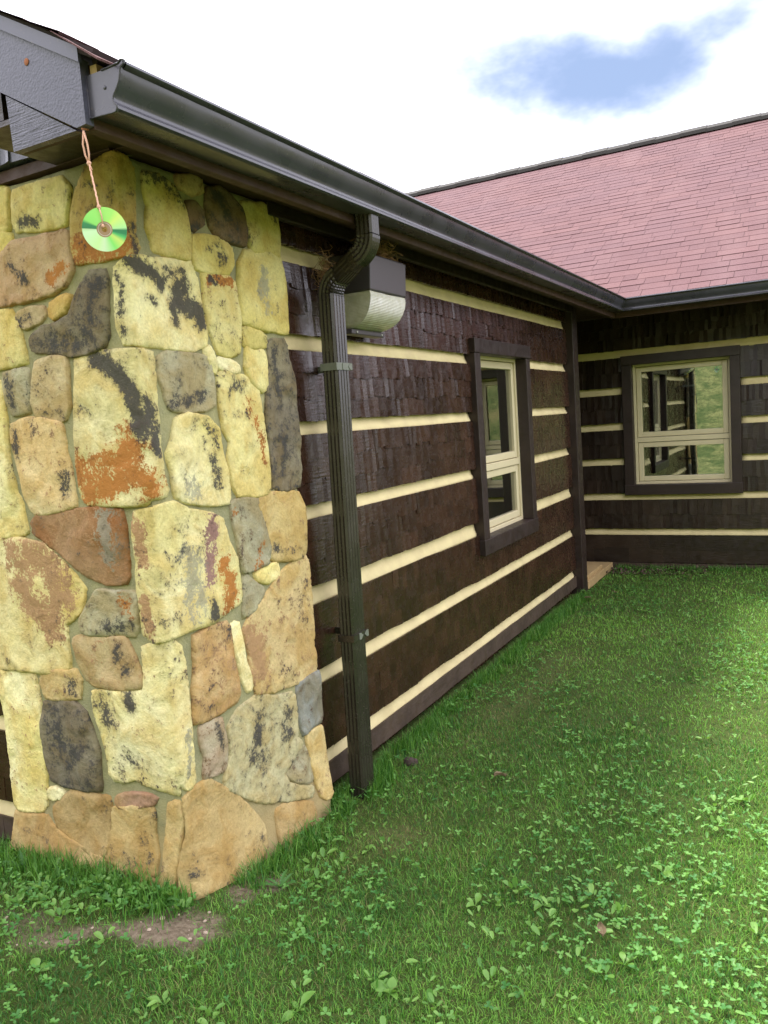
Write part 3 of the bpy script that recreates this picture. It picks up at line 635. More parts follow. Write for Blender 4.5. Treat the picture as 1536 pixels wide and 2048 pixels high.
STONES=[
('yellow',[(-0.502,2.278),(-0.472,2.269),(-0.488,2.152),(-0.506,2.145),(-0.526,2.152),(-0.588,2.166),(-0.564,2.29)],[]),
('yellow',[(-0.591,2.153),(-0.528,2.142),(-0.482,2.131),(-0.484,2.105),(-0.505,2.091),(-0.537,2.093),(-0.602,2.097)],[]),
('yellow',[(-0.455,2.219),(-0.439,2.252),(-0.352,2.255),(-0.235,2.251),(-0.207,2.22),(-0.216,2.168),(-0.237,2.125),(-0.324,2.127),(-0.448,2.142),(-0.462,2.168)],[('d',[(-0.429,2.162),(-0.341,2.143)],0.014)]),
('orange',[(-0.196,2.146),(-0.166,2.212),(-0.127,2.257),(-0.066,2.272),(-0.004,2.273),(0.036,2.269),(0.058,2.244),(0.048,2.138),(0.033,2.061),(0.049,2.027),(0.024,2.001),(-0.027,2.004),(-0.099,2.001),(-0.204,2.008),(-0.214,2.06)],[('r',[(-0.185,2.037),(-0.076,2.031),(-0.006,2.026)],0.037),('d',[(0.034,2.074),(0.03,2.011)],0.013)]),
('yellow',[(0.106,2.243),(0.165,2.25),(0.227,2.225),(0.267,2.161),(0.271,2.081),(0.263,2.023),(0.17,2.023),(0.107,2.029),(0.119,2.05),(0.097,2.085),(0.115,2.151),(0.103,2.192)],[('d',[(0.128,2.242),(0.2,2.232),(0.234,2.2)],0.026)]),
('pink',[(0.243,2.265),(0.294,2.28),(0.355,2.277),(0.357,2.25),(0.308,2.232),(0.254,2.241)],[]),
('brown',[(0.282,2.194),(0.313,2.2),(0.353,2.184),(0.342,2.148),(0.302,2.12),(0.278,2.126)],[('d',[(0.283,2.13),(0.314,2.132)],0.01)]),
('brown',[(0.39,2.257),(0.441,2.275),(0.496,2.261),(0.544,2.228),(0.559,2.165),(0.546,2.111),(0.487,2.112),(0.408,2.117),(0.38,2.147),(0.377,2.202)],[('d',[(0.425,2.24),(0.483,2.166)],0.032)]),
('yellow',[(0.565,2.25),(0.667,2.267),(0.752,2.26),(0.762,2.184),(0.753,2.104),(0.669,2.096),(0.594,2.103),(0.578,2.168),(0.555,2.223)],[('d',[(0.722,2.239),(0.734,2.226)],0.016)]),
('yellow',[(0.293,2.092),(0.352,2.105),(0.429,2.107),(0.477,2.086),(0.476,2.035),(0.448,2.002),(0.37,1.999),(0.296,2.0),(0.288,2.037)],[('d',[(0.392,2.08),(0.408,2.04)],0.023)]),
('pink',[(-0.608,2.063),(-0.541,2.073),(-0.471,2.103),(-0.349,2.102),(-0.232,2.098),(-0.234,2.057),(-0.231,1.986),(-0.266,1.952),(-0.328,1.935),(-0.44,1.93),(-0.535,1.932),(-0.632,1.938)],[('d',[(-0.482,2.044),(-0.421,1.981)],0.016),('r',[(-0.31,1.978),(-0.258,1.997)],0.016)]),
('orange',[(-0.338,1.9),(-0.271,1.917),(-0.248,1.911),(-0.278,1.876),(-0.33,1.862),(-0.346,1.871)],[]),
('tan',[(-0.495,1.889),(-0.435,1.899),(-0.37,1.894),(-0.368,1.874),(-0.401,1.858),(-0.465,1.848),(-0.489,1.861)],[('d',[(-0.483,1.867),(-0.438,1.882)],0.012)]),
('yellow',[(-0.637,1.914),(-0.572,1.906),(-0.524,1.903),(-0.5,1.863),(-0.486,1.792),(-0.479,1.743),(-0.538,1.738),(-0.604,1.738),(-0.67,1.744)],[]),
('dark',[(-0.159,1.969),(-0.099,1.966),(-0.091,1.934),(-0.108,1.848),(-0.115,1.785),(-0.136,1.755),(-0.184,1.747),(-0.261,1.742),(-0.337,1.76),(-0.427,1.769),(-0.455,1.789),(-0.435,1.814),(-0.385,1.835),(-0.315,1.834),(-0.253,1.853),(-0.228,1.889),(-0.191,1.942)],[('d',[(-0.126,1.939),(-0.151,1.84),(-0.207,1.782),(-0.363,1.786)],0.031)]),
('cream',[(-0.05,1.965),(-0.013,1.981),(0.023,1.992),(0.111,1.995),(0.207,2.008),(0.266,2.01),(0.286,1.968),(0.297,1.859),(0.31,1.805),(0.309,1.763),(0.239,1.742),(0.15,1.745),(0.058,1.747),(-0.045,1.758),(-0.062,1.798),(-0.052,1.891)],[('d',[(-0.034,1.957),(-0.032,1.876),(-0.043,1.777)],0.012),('k',[(0.021,1.976),(0.054,1.965)],0.02),('k',[(0.089,1.963),(0.121,1.935)],0.017),('d',[(0.145,1.977),(0.221,1.974)],0.013),('k',[(0.211,1.932),(0.189,1.884),(0.257,1.87),(0.284,1.845)],0.027),('k',[(0.157,1.861),(0.17,1.816)],0.012),('d',[(0.052,1.889),(0.093,1.868)],0.009)]),
('yellow',[(0.324,1.98),(0.368,1.989),(0.457,1.986),(0.478,1.97),(0.486,1.861),(0.463,1.742),(0.421,1.729),(0.366,1.741),(0.341,1.8),(0.325,1.876),(0.325,1.952)],[('r',[(0.355,1.973),(0.456,1.975)],0.013),('k',[(0.356,1.977),(0.38,1.959)],0.006)]),
('yellow',[(0.518,2.041),(0.554,2.086),(0.618,2.1),(0.756,2.097),(0.767,2.027),(0.772,1.916),(0.771,1.828),(0.684,1.83),(0.568,1.837),(0.508,1.848),(0.503,1.936)],[('g',[(0.646,2.028),(0.622,1.948),(0.642,1.904)],0.023)]),
('yellow',[(0.505,1.825),(0.579,1.823),(0.621,1.802),(0.616,1.771),(0.558,1.765),(0.504,1.773)],[]),
('yellow',[(0.514,1.759),(0.607,1.755),(0.613,1.701),(0.608,1.624),(0.587,1.616),(0.528,1.646),(0.505,1.698)],[]),
('cream',[(0.357,1.716),(0.418,1.71),(0.463,1.697),(0.46,1.679),(0.391,1.681),(0.359,1.694)],[]),
('cream',[(0.301,1.742),(0.323,1.75),(0.338,1.701),(0.339,1.669),(0.32,1.686)],[]),
('dark',[(0.638,1.784),(0.692,1.795),(0.755,1.794),(0.761,1.738),(0.784,1.649),(0.778,1.559),(0.789,1.434),(0.778,1.326),(0.764,1.26),(0.684,1.256),(0.604,1.268),(0.607,1.34),(0.605,1.419),(0.6,1.522),(0.62,1.616),(0.641,1.718)],[('d',[(0.674,1.758),(0.686,1.56)],0.024),('d',[(0.697,1.438),(0.666,1.319)],0.024)]),
('grey',[(-0.592,1.712),(-0.532,1.717),(-0.479,1.715),(-0.479,1.653),(-0.491,1.584),(-0.567,1.582),(-0.589,1.612),(-0.595,1.669)],[('d',[(-0.568,1.695),(-0.551,1.609)],0.017)]),
('pink2',[(-0.429,1.731),(-0.36,1.742),(-0.302,1.733),(-0.302,1.672),(-0.31,1.592),(-0.331,1.556),(-0.393,1.55),(-0.458,1.564),(-0.459,1.617),(-0.437,1.684)],[]),
('cream2',[(-0.253,1.734),(-0.167,1.736),(-0.049,1.73),(0.029,1.726),(0.064,1.721),(0.061,1.666),(0.056,1.569),(0.056,1.471),(0.047,1.372),(0.062,1.318),(0.056,1.305),(-0.004,1.302),(-0.033,1.286),(-0.152,1.284),(-0.266,1.289),(-0.292,1.31),(-0.297,1.4),(-0.288,1.489),(-0.266,1.622)],[('k',[(-0.169,1.723),(-0.11,1.688),(-0.062,1.645),(-0.026,1.584),(-0.012,1.494)],0.022),('k',[(0.022,1.582),(0.034,1.511),(0.033,1.439)],0.014),('d',[(-0.135,1.703),(-0.077,1.665)],0.032),('r',[(-0.28,1.386),(-0.186,1.369),(-0.096,1.413),(-0.053,1.457)],0.051),('r',[(-0.261,1.316),(-0.165,1.321),(-0.062,1.392),(0.001,1.337)],0.038)]),
('grey2',[(0.089,1.709),(0.129,1.724),(0.216,1.724),(0.302,1.714),(0.315,1.65),(0.32,1.572),(0.275,1.559),(0.182,1.55),(0.115,1.561),(0.099,1.614),(0.087,1.66)],[('d',[(0.127,1.575),(0.281,1.601)],0.019)]),
('yellow',[(0.354,1.658),(0.401,1.674),(0.482,1.66),(0.557,1.623),(0.568,1.523),(0.576,1.445),(0.581,1.342),(0.575,1.255),(0.485,1.254),(0.402,1.267),(0.383,1.299),(0.373,1.389),(0.387,1.447),(0.359,1.492),(0.352,1.565)],[('o',[(0.482,1.578),(0.543,1.485),(0.559,1.367)],0.021),('d',[(0.42,1.645),(0.476,1.623)],0.021)]),
('cream',[(0.138,1.521),(0.19,1.54),(0.27,1.524),(0.319,1.486),(0.332,1.421),(0.353,1.331),(0.347,1.247),(0.253,1.251),(0.153,1.274),(0.106,1.293),(0.102,1.368),(0.091,1.422),(0.12,1.461)],[('d',[(0.268,1.51),(0.306,1.437)],0.017),('d',[(0.284,1.395),(0.305,1.307)],0.02),('g',[(0.169,1.32),(0.186,1.298)],0.027)]),
('rustcream',[(-0.585,1.547),(-0.506,1.56),(-0.423,1.555),(-0.355,1.537),(-0.35,1.471),(-0.337,1.401),(-0.33,1.318),(-0.328,1.282),(-0.421,1.266),(-0.517,1.259),(-0.552,1.307),(-0.569,1.395),(-0.586,1.482)],[('d',[(-0.572,1.525),(-0.57,1.446)],0.014),('d',[(-0.359,1.388),(-0.361,1.318)],0.017)]),
('cream',[(-0.679,1.698),(-0.614,1.685),(-0.61,1.649),(-0.616,1.556),(-0.622,1.433),(-0.604,1.323),(-0.582,1.293),(-0.574,1.197),(-0.64,1.186),(-0.779,1.182)],[]),
('cream3',[(-0.818,1.165),(-0.712,1.166),(-0.609,1.171),(-0.493,1.15),(-0.428,1.1),(-0.373,1.058),(-0.33,1.01),(-0.361,0.943),(-0.436,0.895),(-0.441,0.828),(-0.444,0.746),(-0.523,0.724),(-0.656,0.724),(-0.907,0.714)],[('t',[(-0.641,1.118),(-0.522,1.106),(-0.455,1.063),(-0.435,0.991)],0.057),('t',[(-0.627,1.013),(-0.57,0.955),(-0.496,0.884)],0.053),('t',[(-0.472,0.96),(-0.498,0.869)],0.041)]),
('rust',[(-0.54,1.223),(-0.513,1.248),(-0.37,1.261),(-0.23,1.267),(-0.136,1.263),(-0.13,1.209),(-0.127,1.134),(-0.133,1.059),(-0.15,1.041),(-0.227,1.038),(-0.302,1.06),(-0.394,1.115),(-0.489,1.172),(-0.538,1.201)],[('g',[(-0.197,1.236),(-0.193,1.133)],0.034)]),
('cream2',[(-0.077,1.256),(-0.036,1.259),(0.028,1.268),(0.093,1.27),(0.158,1.241),(0.249,1.219),(0.305,1.193),(0.323,1.116),(0.355,1.058),(0.365,0.965),(0.361,0.909),(0.267,0.886),(0.24,0.885),(0.211,0.874),(0.107,0.88),(0.029,0.88),(-0.045,0.871),(-0.074,0.889),(-0.079,0.951),(-0.084,1.019),(-0.081,1.101),(-0.087,1.189)],[('t',[(-0.069,1.222),(-0.058,1.102)],0.021),('t',[(-0.065,0.993),(-0.05,0.898)],0.019),('p',[(0.255,1.185),(0.226,1.06),(0.208,1.006)],0.028),('r',[(0.29,1.048),(0.322,0.952),(0.292,0.899)],0.029),('k',[(0.214,0.932),(0.213,0.889)],0.013),('g',[(0.138,1.098),(0.138,0.957)],0.048)]),
('grey',[(0.363,1.237),(0.411,1.246),(0.501,1.235),(0.521,1.147),(0.535,1.065),(0.521,1.012),(0.449,1.002),(0.395,1.005),(0.385,1.06),(0.377,1.13),(0.362,1.192)],[('o',[(0.372,1.221),(0.376,1.205)],0.01),('o',[(0.51,1.07),(0.45,1.01)],0.019)]),
('orange2',[(0.509,1.246),(0.614,1.246),(0.753,1.231),(0.773,1.186),(0.77,1.094),(0.767,0.996),(0.676,0.996),(0.58,1.009),(0.537,1.033),(0.536,1.121),(0.516,1.202)],[('d',[(0.573,1.051),(0.61,1.028)],0.019)]),
('cream',[(0.453,0.982),(0.512,0.994),(0.585,0.992),(0.583,0.952),(0.524,0.94),(0.462,0.96)],[]),
('grey',[(0.399,0.993),(0.419,0.965),(0.494,0.914),(0.43,0.866),(0.373,0.852),(0.381,0.908)],[]),
('tan2',[(0.584,0.943),(0.673,0.975),(0.777,0.985),(0.78,0.895),(0.776,0.765),(0.773,0.634),(0.778,0.536),(0.653,0.532),(0.514,0.544),(0.406,0.568),(0.386,0.642),(0.385,0.721),(0.366,0.804),(0.415,0.846),(0.496,0.882)],[('t',[(0.393,0.781),(0.437,0.65)],0.045)]),
('grey',[(-0.271,1.005),(-0.184,1.005),(-0.108,1.008),(-0.114,0.935),(-0.122,0.876),(-0.212,0.88),(-0.282,0.869),(-0.356,0.878),(-0.35,0.915),(-0.306,0.968)],[('o',[(-0.158,0.989),(-0.134,0.955)],0.021),('d',[(-0.142,0.899),(-0.256,0.906)],0.02)]),
('tan3',[(-0.407,0.846),(-0.334,0.858),(-0.235,0.854),(-0.176,0.862),(-0.154,0.821),(-0.132,0.773),(-0.117,0.719),(-0.219,0.701),(-0.328,0.698),(-0.366,0.716),(-0.393,0.773)],[('d',[(-0.212,0.817),(-0.171,0.77)],0.022)]),
('tan2',[(-0.586,0.711),(-0.512,0.725),(-0.415,0.734),(-0.399,0.706),(-0.413,0.648),(-0.494,0.639),(-0.571,0.635),(-0.591,0.679)],[('d',[(-0.442,0.694),(-0.437,0.664)],0.017)]),
('cream',[(-0.875,0.692),(-0.801,0.699),(-0.704,0.712),(-0.625,0.707),(-0.622,0.63),(-0.622,0.536),(-0.62,0.418),(-0.628,0.337),(-0.645,0.238),(-0.666,0.214),(-0.797,0.203),(-0.802,0.309),(-0.795,0.474),(-0.799,0.579),(-0.808,0.626),(-0.886,0.634)],[]),
('dark',[(-0.586,0.61),(-0.529,0.624),(-0.443,0.626),(-0.396,0.594),(-0.374,0.536),(-0.353,0.471),(-0.368,0.34),(-0.437,0.332),(-0.523,0.334),(-0.587,0.343),(-0.602,0.42),(-0.609,0.514)],[('d',[(-0.54,0.561),(-0.484,0.437)],0.055)]),
('orange3',[(0.123,0.847),(0.197,0.856),(0.291,0.85),(0.29,0.764),(0.305,0.668),(0.311,0.585),(0.223,0.574),(0.147,0.572),(0.091,0.582),(0.1,0.683),(0.122,0.769)],[]),
('cream',[(0.307,0.842),(0.335,0.835),(0.338,0.773),(0.346,0.701),(0.372,0.631),(0.378,0.589),(0.36,0.588),(0.333,0.659),(0.316,0.741),(0.302,0.806)],[]),
('cream',[(-0.1,0.839),(-0.048,0.853),(0.026,0.86),(0.056,0.831),(0.068,0.778),(0.066,0.694),(0.066,0.587),(0.061,0.482),(0.058,0.382),(0.039,0.391),(0.003,0.418),(-0.019,0.387),(-0.074,0.389),(-0.167,0.395),(-0.194,0.409),(-0.255,0.389),(-0.305,0.388),(-0.304,0.463),(-0.323,0.535),(-0.342,0.607),(-0.343,0.67),(-0.241,0.684),(-0.11,0.698),(-0.102,0.755)],[('d',[(-0.306,0.648),(-0.274,0.593)],0.034),('k',[(-0.173,0.684),(-0.169,0.649)],0.015),('d',[(-0.222,0.482),(-0.177,0.46)],0.021),('g',[(0.052,0.557),(0.035,0.436)],0.012)]),
('greycream',[(0.405,0.56),(0.497,0.521),(0.618,0.496),(0.621,0.414),(0.608,0.324),(0.641,0.294),(0.555,0.252),(0.503,0.232),(0.53,0.178),(0.666,0.108),(0.648,0.089),(0.523,0.13),(0.372,0.192),(0.304,0.239),(0.229,0.297),(0.199,0.326),(0.216,0.364),(0.246,0.413),(0.247,0.504),(0.3,0.546)],[('d',[(0.412,0.474),(0.361,0.382),(0.414,0.311)],0.034),('d',[(0.568,0.442),(0.556,0.362)],0.028)]),
('grey',[(0.646,0.283),(0.676,0.227),(0.686,0.135),(0.586,0.168),(0.522,0.219),(0.583,0.249)],[]),
('slate',[(0.643,0.518),(0.726,0.525),(0.781,0.526),(0.785,0.444),(0.788,0.353),(0.776,0.331),(0.699,0.333),(0.66,0.326),(0.647,0.387),(0.642,0.458)],[]),
('orange2',[(0.68,0.305),(0.773,0.309),(0.778,0.231),(0.777,0.113),(0.774,0.032),(0.735,0.04),(0.706,0.063),(0.692,0.177)],[]),
('pinkgrey',[(0.113,0.555),(0.166,0.554),(0.208,0.546),(0.217,0.493),(0.218,0.417),(0.206,0.376),(0.142,0.389),(0.11,0.388),(0.125,0.455),(0.112,0.512)],[('d',[(0.185,0.536),(0.197,0.464)],0.011)]),
('cream',[(-0.624,0.294),(-0.583,0.304),(-0.545,0.299),(-0.565,0.28),(-0.617,0.271)],[]),
('earth',[(-0.8,0.186),(-0.718,0.184),(-0.64,0.198),(-0.617,0.17),(-0.522,0.14),(-0.409,0.108),(-0.358,0.107),(-0.379,0.036),(-0.467,0.008),(-0.579,-0.009),(-0.717,-0.014),(-0.835,-0.006)],[]),
('earth',[(-0.6,0.238),(-0.494,0.311),(-0.42,0.308),(-0.326,0.317),(-0.331,0.247),(-0.339,0.161),(-0.356,0.119),(-0.419,0.114),(-0.521,0.149),(-0.592,0.183)],[]),
('pinkearth',[(-0.301,0.313),(-0.253,0.337),(-0.173,0.35),(-0.116,0.349),(-0.138,0.331),(-0.217,0.311),(-0.3,0.291)],[]),
('earth2',[(-0.311,0.28),(-0.219,0.3),(-0.14,0.314),(-0.133,0.298),(-0.142,0.23),(-0.128,0.159),(-0.137,0.098),(-0.209,0.093),(-0.288,0.099),(-0.347,0.109),(-0.334,0.193)],[]),
('earth',[(-0.316,0.077),(-0.248,0.1),(-0.152,0.087),(-0.11,0.085),(-0.12,0.041),(-0.221,0.01),(-0.299,0.023)],[]),
('earth2',[(-0.057,0.341),(-0.023,0.358),(-0.016,0.313),(-0.032,0.223),(-0.048,0.132),(-0.063,0.055),(-0.106,0.045),(-0.09,0.167),(-0.075,0.243)],[]),
('earth2',[(0.005,0.363),(0.067,0.378),(0.129,0.372),(0.177,0.328),(0.248,0.265),(0.309,0.189),(0.354,0.111),(0.344,0.043),(0.296,0.011),(0.217,0.007),(0.132,0.008),(0.031,0.051),(-0.015,0.066),(-0.025,0.137),(-0.012,0.198),(0.011,0.267),(0.003,0.314)],[('d',[(0.015,0.149),(0.02,0.117)],0.012)]),
('earth',[(0.433,0.122),(0.481,0.124),(0.574,0.089),(0.644,0.06),(0.645,0.011),(0.575,-0.008),(0.474,-0.017),(0.424,0.009)],[])
]
# ------------------------------------------------------------------ downspout
def rib_ring(c, tx, tz, wy, dx, pleat=0.0, side_sign=-1):
    """ribbed rectangular section; (tx,tz) unit tangent in the xz plane; wy width along y, dx depth"""
    nx_, nz_ = -tz, tx                                               # outward (+x) when heading down
    if nx_ < 0: nx_, nz_ = -nx_, -nz_
    pts = []; hw, hd = wy / 2, dx / 2; r = .006; g = .0022
    def side(p0, p1, nrm, ribs, lo, hi):
        for k in range(ribs * 2 + 1):
            f = lo + (hi - lo) * k / (ribs * 2); d_ = -g if k % 2 else 0.0
            pts.append((p0[0] + (p1[0] - p0[0]) * f + nrm[0] * d_, p0[1] + (p1[1] - p0[1]) * f + nrm[1] * d_))
    side((-hw, hd), (hw, hd), (0, 1), 4, .08, .92); side((hw, hd), (hw, -hd), (1, 0), 3, .12, .88); side((hw, -hd), (-hw, -hd), (0, -1), 1, .08, .92); side((-hw, -hd), (-hw, hd), (-1, 0), 3, .12, .88)
    out = []
    for y_, n_ in pts:
        f = max(0.0, min(1.0, .5 + side_sign * n_ / hd)) if pleat else 0.0
        n2 = n_ - side_sign * pleat * f; y2 = y_ * (1 - pleat * 14 * f)
        out.append((c[0] + nx_ * n2, c[1] + y2, c[2] + nz_ * n2))
    return out
spout = empty("downspout", (.116, 2.66, -.03), "dark ribbed metal downspout bending from the gutter down to the grass", "downspout")
def path_rings(pts, pleats=0):
    R_ = []
    for i, (x, y, z, wy, dx) in enumerate(pts):
        a = pts[max(i - 1, 0)]; b = pts[min(i + 1, len(pts) - 1)]; tx, tz = b[0] - a[0], b[2] - a[2]; L = math.hypot(tx, tz); R_.append(rib_ring((x, y, z), tx / L, tz / L, wy, dx, (.0042 if i % 2 else 0) if pleats else 0, pleats or -1))
    return R_
def arc(c, r, a0, a1, n): return [(c[0] + r * math.cos(a0 + (a1 - a0) * k / n), c[1] + r * math.sin(a0 + (a1 - a0) * k / n)) for k in range(n + 1)]
TH = math.radians(70); R1 = .075
yt, yb, yl = 2.652, 2.712, 2.665
up = arc((.327 - R1, 2.155), R1, 0, -TH, 10)                          # bends towards the wall
lowc = (.116 + R1, 1.972); lo = arc(lowc, R1, math.pi - TH, math.pi, 10)
mb = MB(); mb.sweep(path_rings([(.327, yt, 2.245, .063, .070), (.327, yt, 2.157, .063, .070)])); mb.build("outlet_tube", SPOUT, spout)
mb = MB(); mb.sweep(path_rings([(x, yt, z, .067, .073) for x, z in up], -1)); mb.build("elbow", SPOUT, spout)
x0, z0 = up[-1]; x1, z1 = lo[0]
mb = MB(); mb.sweep(path_rings([(x0 + (x1 - x0) * t, yt + (yb - yt) * t, z0 + (z1 - z0) * t, .063 + .027 * t, .068 - .004 * t) for t in np.linspace(-.06, 1.05, 8)])); mb.build("offset_tube", SPOUT, spout)
mb = MB(); mb.sweep(path_rings([(x, yb, z, .094, .068) for x, z in lo], 1)); mb.build("elbow", SPOUT, spout)
mb = MB(); mb.sweep(path_rings([(.116, yb + (yl - yb) * t, 1.975 - 2.005 * t, .098, .066) for t in np.linspace(0, 1, 12)])); mb.build("pipe", SPOUT, spout)
for zz, mt in ((1.700, CLAMP), (.632, SPOUT)):
    yy = yb + (yl - yb) * (1.99 - zz) / 2.02; mb = MB(); h = .014; e = .0035
    mb.box(.079, .1535, yy - .0505 - e, yy - .0505, zz - h, zz + h); mb.box(.1500, .1500 + e, yy - .0500, yy + .0508, zz - h, zz + h); mb.box(.0, .1535, yy + .0510, yy + .0510 + e, zz - h, zz + h)
    st = mb.build("strap", mt, spout)
    mb = MB()                                                        # the two pointed tabs of the strap
    for s_ in (-1, 1):
        cy = yy + .024 + s_ * .020
        mb.prism([(cy + s_ * .002, zz + .013), (cy + s_ * .016, zz + .013), (cy + s_ * .016, zz - .013), (cy + s_ * .002, zz - .013), (cy - s_ * .013, zz)], lambda a, b, hh: (hh, a, b), .1538, .1562)
    mb.build("strap_tab", CLAMP, st)

# ------------------------------------------------------------------ wall light
lamp = empty("wall_light", (.0, 3.04, 1.86), "boxy bronze wall light with ribbed clear lens behind the downspout elbow", "wall light")
Y0, Y1 = 2.885, 3.205
mb = MB(); mb.prism([(.004, 2.005), (.196, 2.005), (.204, 2.148), (.004, 2.165)], lambda a, b, h: (a, h, b), Y0, Y1); mb.build("housing", FIXTURE, lamp, bevel=.006)
mb = MB(); mb.box(.004, .03, Y0 + .006, Y1 - .006, 1.862, 2.004); mb.box(.03, .085, Y0 + .02, Y1 - .02, 1.846, 1.866); hb = mb.build("back_plate", FIXTURE, lamp, bevel=.003)
def loft(top, bot, th=0):
    m_ = MB(); m_.sweep([top, bot], caps=True); return m_
mb = MB(); y0, y1 = Y0 + .004, Y1 - .004
rings = [[(.026, y0 + k_, z_), (x_, y0 + k_, z_), (x_, (y0 + y1) / 2, z_ - .002), (x_, y1 - k_, z_), (.026, y1 - k_, z_)] for (x_, z_, k_) in ((.190, 2.004, 0), (.193, 1.985, .001), (.189, 1.960, .002), (.179, 1.935, .005), (.164, 1.912, .009), (.144, 1.893, .015), (.115, 1.879, .022), (.080, 1.868, .032))]
mb.sweep(rings); smooth_by_angle(mb.build("lens", LENS, lamp), 30)
mb = MB(); mb.box(.010, .0315, Y0 + .03, Y1 - .03, 1.885, 1.998); mb.tube([(.085, Y0 + .07, 1.955), (.085, Y0 + .16, 1.955), (.085, Y1 - .07, 1.955)], [.02, .028, .02], 10); mb.build("reflector", mat_simple("grey_reflector", (.85, .85, .78), .4), lamp, smooth=False)
for yy in (2.945, 3.16):
    mb = MB(); mb.tube([(.084, yy, 1.855), (.089, yy, 1.855)], .0042, 8); mb.build("screw", SCREW, lamp)

# ------------------------------------------------------------------ straw
def straw(name, c, size, n, seed, label, lenm=.07):
    r = random.Random(seed); mb = MB()
    for i in range(n):
        p = Vector((c[0] + r.gauss(0, size[0]), c[1] + r.gauss(0, size[1]), c[2] + r.gauss(0, size[2])))
        p.x = max(p.x, .012); d_ = Vector((r.gauss(0, .5), r.gauss(0, 1), r.gauss(0, .55))).normalized(); L = r.uniform(.4, 1.3) * lenm; b = Vector((r.gauss(0, 1), r.gauss(0, 1), r.gauss(0, 1))) * L * .22
        q = [p - d_ * L / 2, p - d_ * L / 6 + b * .8, p + d_ * L / 6 + b, p + d_ * L / 2]
        for k_ in q: k_.x = max(k_.x, .010)
        mb.tube(q, [.0009, .0011, .001, .0006], 3)
    o = mb.build(name, NEST, None, origin=c); return tag(o, label, "bird nest")
straw("bird_nest", (.125, 3.10, 2.193), (.030, .050, .020), 260, 3, "messy straw nest piled on top of the wall light")
straw("straw_clump", (.045, 2.79, 2.085), (.012, .018, .036), 120, 4, "wispy straw clump caught against the wall left of the downspout elbow", .05)["category"] = "straw"

# ------------------------------------------------------------------ hanging disc
def mat_disc():
    m, t = material("disc_painted_glints"); tc = t.n('ShaderNodeTexCoord').outputs['Object']
    s = t.n('ShaderNodeSeparateXYZ'); t.set(s.inputs[0], tc); ang = t.math('ARCTAN2', s.outputs[1], s.outputs[0])
    rp = t.n('ShaderNodeValToRGB'); t.set(rp.inputs[0], t.math('DIVIDE', t.math('ADD', ang, math.pi), 2 * math.pi)); cr = rp.color_ramp
    stops = [(0.0, (.42, .66, .34)), (.03, (.55, .80, .52)), (.18, (.52, .80, .36)), (.24, (.58, .76, .50)), (.33, (.22, .70, .16)), (.40, (.55, .72, .18)), (.44, (.10, .50, .16)), (.47, (.03, .22, .10)), (.50, (.03, .20, .10)), (.52, (.40, .76, .34)), (.62, (.58, .78, .20)), (.68, (.36, .76, .18)), (.85, (.30, .74, .18)), (.93, (.25, .68, .16)), (.955, (.04, .24, .10)), (.985, (.04, .20, .10))]  # iridescent reflections and dark wedges painted as fixed colour sectors
    cr.elements[0].position = stops[0][0]; cr.elements[0].color = (*stops[0][1], 1); cr.elements[1].position = stops[-1][0]; cr.elements[1].color = (*stops[-1][1], 1)
    for p_, c_ in stops[1:-1]:
        e = cr.elements.new(p_); e.color = (*c_, 1)
    P(t, Base_Color=rp.outputs[0], Metallic=0.15, Roughness=0.16); t.p.inputs['Coat Weight'].default_value = 0.6; return m
ccen = Vector((.334, 1.382, 1.957)); nail = Vector((.272, 1.412, 2.196))
disc = empty("hanging_disc", nail, "shiny green compact disc hanging on a pink string from the eave corner", "disc")
tocam = (camo.location - ccen).normalized(); nrm = (tocam + Vector((0.10, -.22, .16))).normalized()
zax = nrm; xax = (RT - zax * RT.dot(zax)).normalized(); yax = zax.cross(xax); MD = Matrix((xax, yax, zax)).transposed().to_4x4(); MD.translation = ccen
def annulus(r0, r1, h, n=64):
    m_ = MB(); rings = []
    for (r_, z_) in ((r0, -h), (r1, -h), (r1, h), (r0, h)): rings.append([(r_ * math.cos(6.28318 * k / n), r_ * math.sin(6.28318 * k / n), z_) for k in range(n)])
    rings.append(rings[0]); m_.sweep(rings, caps=False); return m_
def place_local(mb_, name, mat, parent, M):
    me = bpy.data.meshes.new(name); me.from_pydata(mb_.v, [], mb_.f); me.materials.append(mat); me.update(); o = bpy.data.objects.new(name, me); link(o, parent)
    o.matrix_local = Matrix.Translation(-world_loc(parent)) @ M; return o
place_local(annulus(.0176, .0492, .0006), "data_ring", mat_disc(), disc, MD)
place_local(annulus(.0062, .0175, .0007), "hub", mat_simple("clear_brown_hub", (.30, .20, .12), .2), disc, MD)
place_local(annulus(.0135, .0148, .0010), "hub_ring", mat_simple("grey_hub_ring", (.45, .42, .36), .3), disc, MD)
top = MD @ Vector((-.010, .0490, .001)); hole = MD @ Vector((-.003, .007, .002)); loop = nail + Vector((.006, -.003, -.075))
mb = MB(); rnd = random.Random(2)
for s_ in (-1, 1): mb.tube([nail + Vector((0, -.004, 0)), nail + Vector((.002 + s_ * .007, -.005, -.03)), nail + Vector((.004 + s_ * .006, -.004, -.055)), loop], .0024, 6)
ball(mb, loop, .0055, .0055, .0065, seed=3); mb.tube([loop, loop + Vector((.012, -.004, -.018))], .0016, 5)
pts = [loop + (top - loop) * t_ + Vector((math.sin(t_ * 40) * .0010, 0, 0)) for t_ in np.linspace(0, 1, 16)]; mb.tube(pts, .0021, 6); ball(mb, top, .005, .005, .005, seed=4)
off = zax * .002
mb.tube([top + off, top * .5 + hole * .5 + off * 2 + xax * .002, hole + off], .0017, 6); mb.tube([top - off, top * .5 + hole * .5 - off * 2, hole - off], .0017, 6); ball(mb, hole + off, .0035, .0035, .0045, seed=6)
mb.build("cord", CORD, disc, smooth=True)
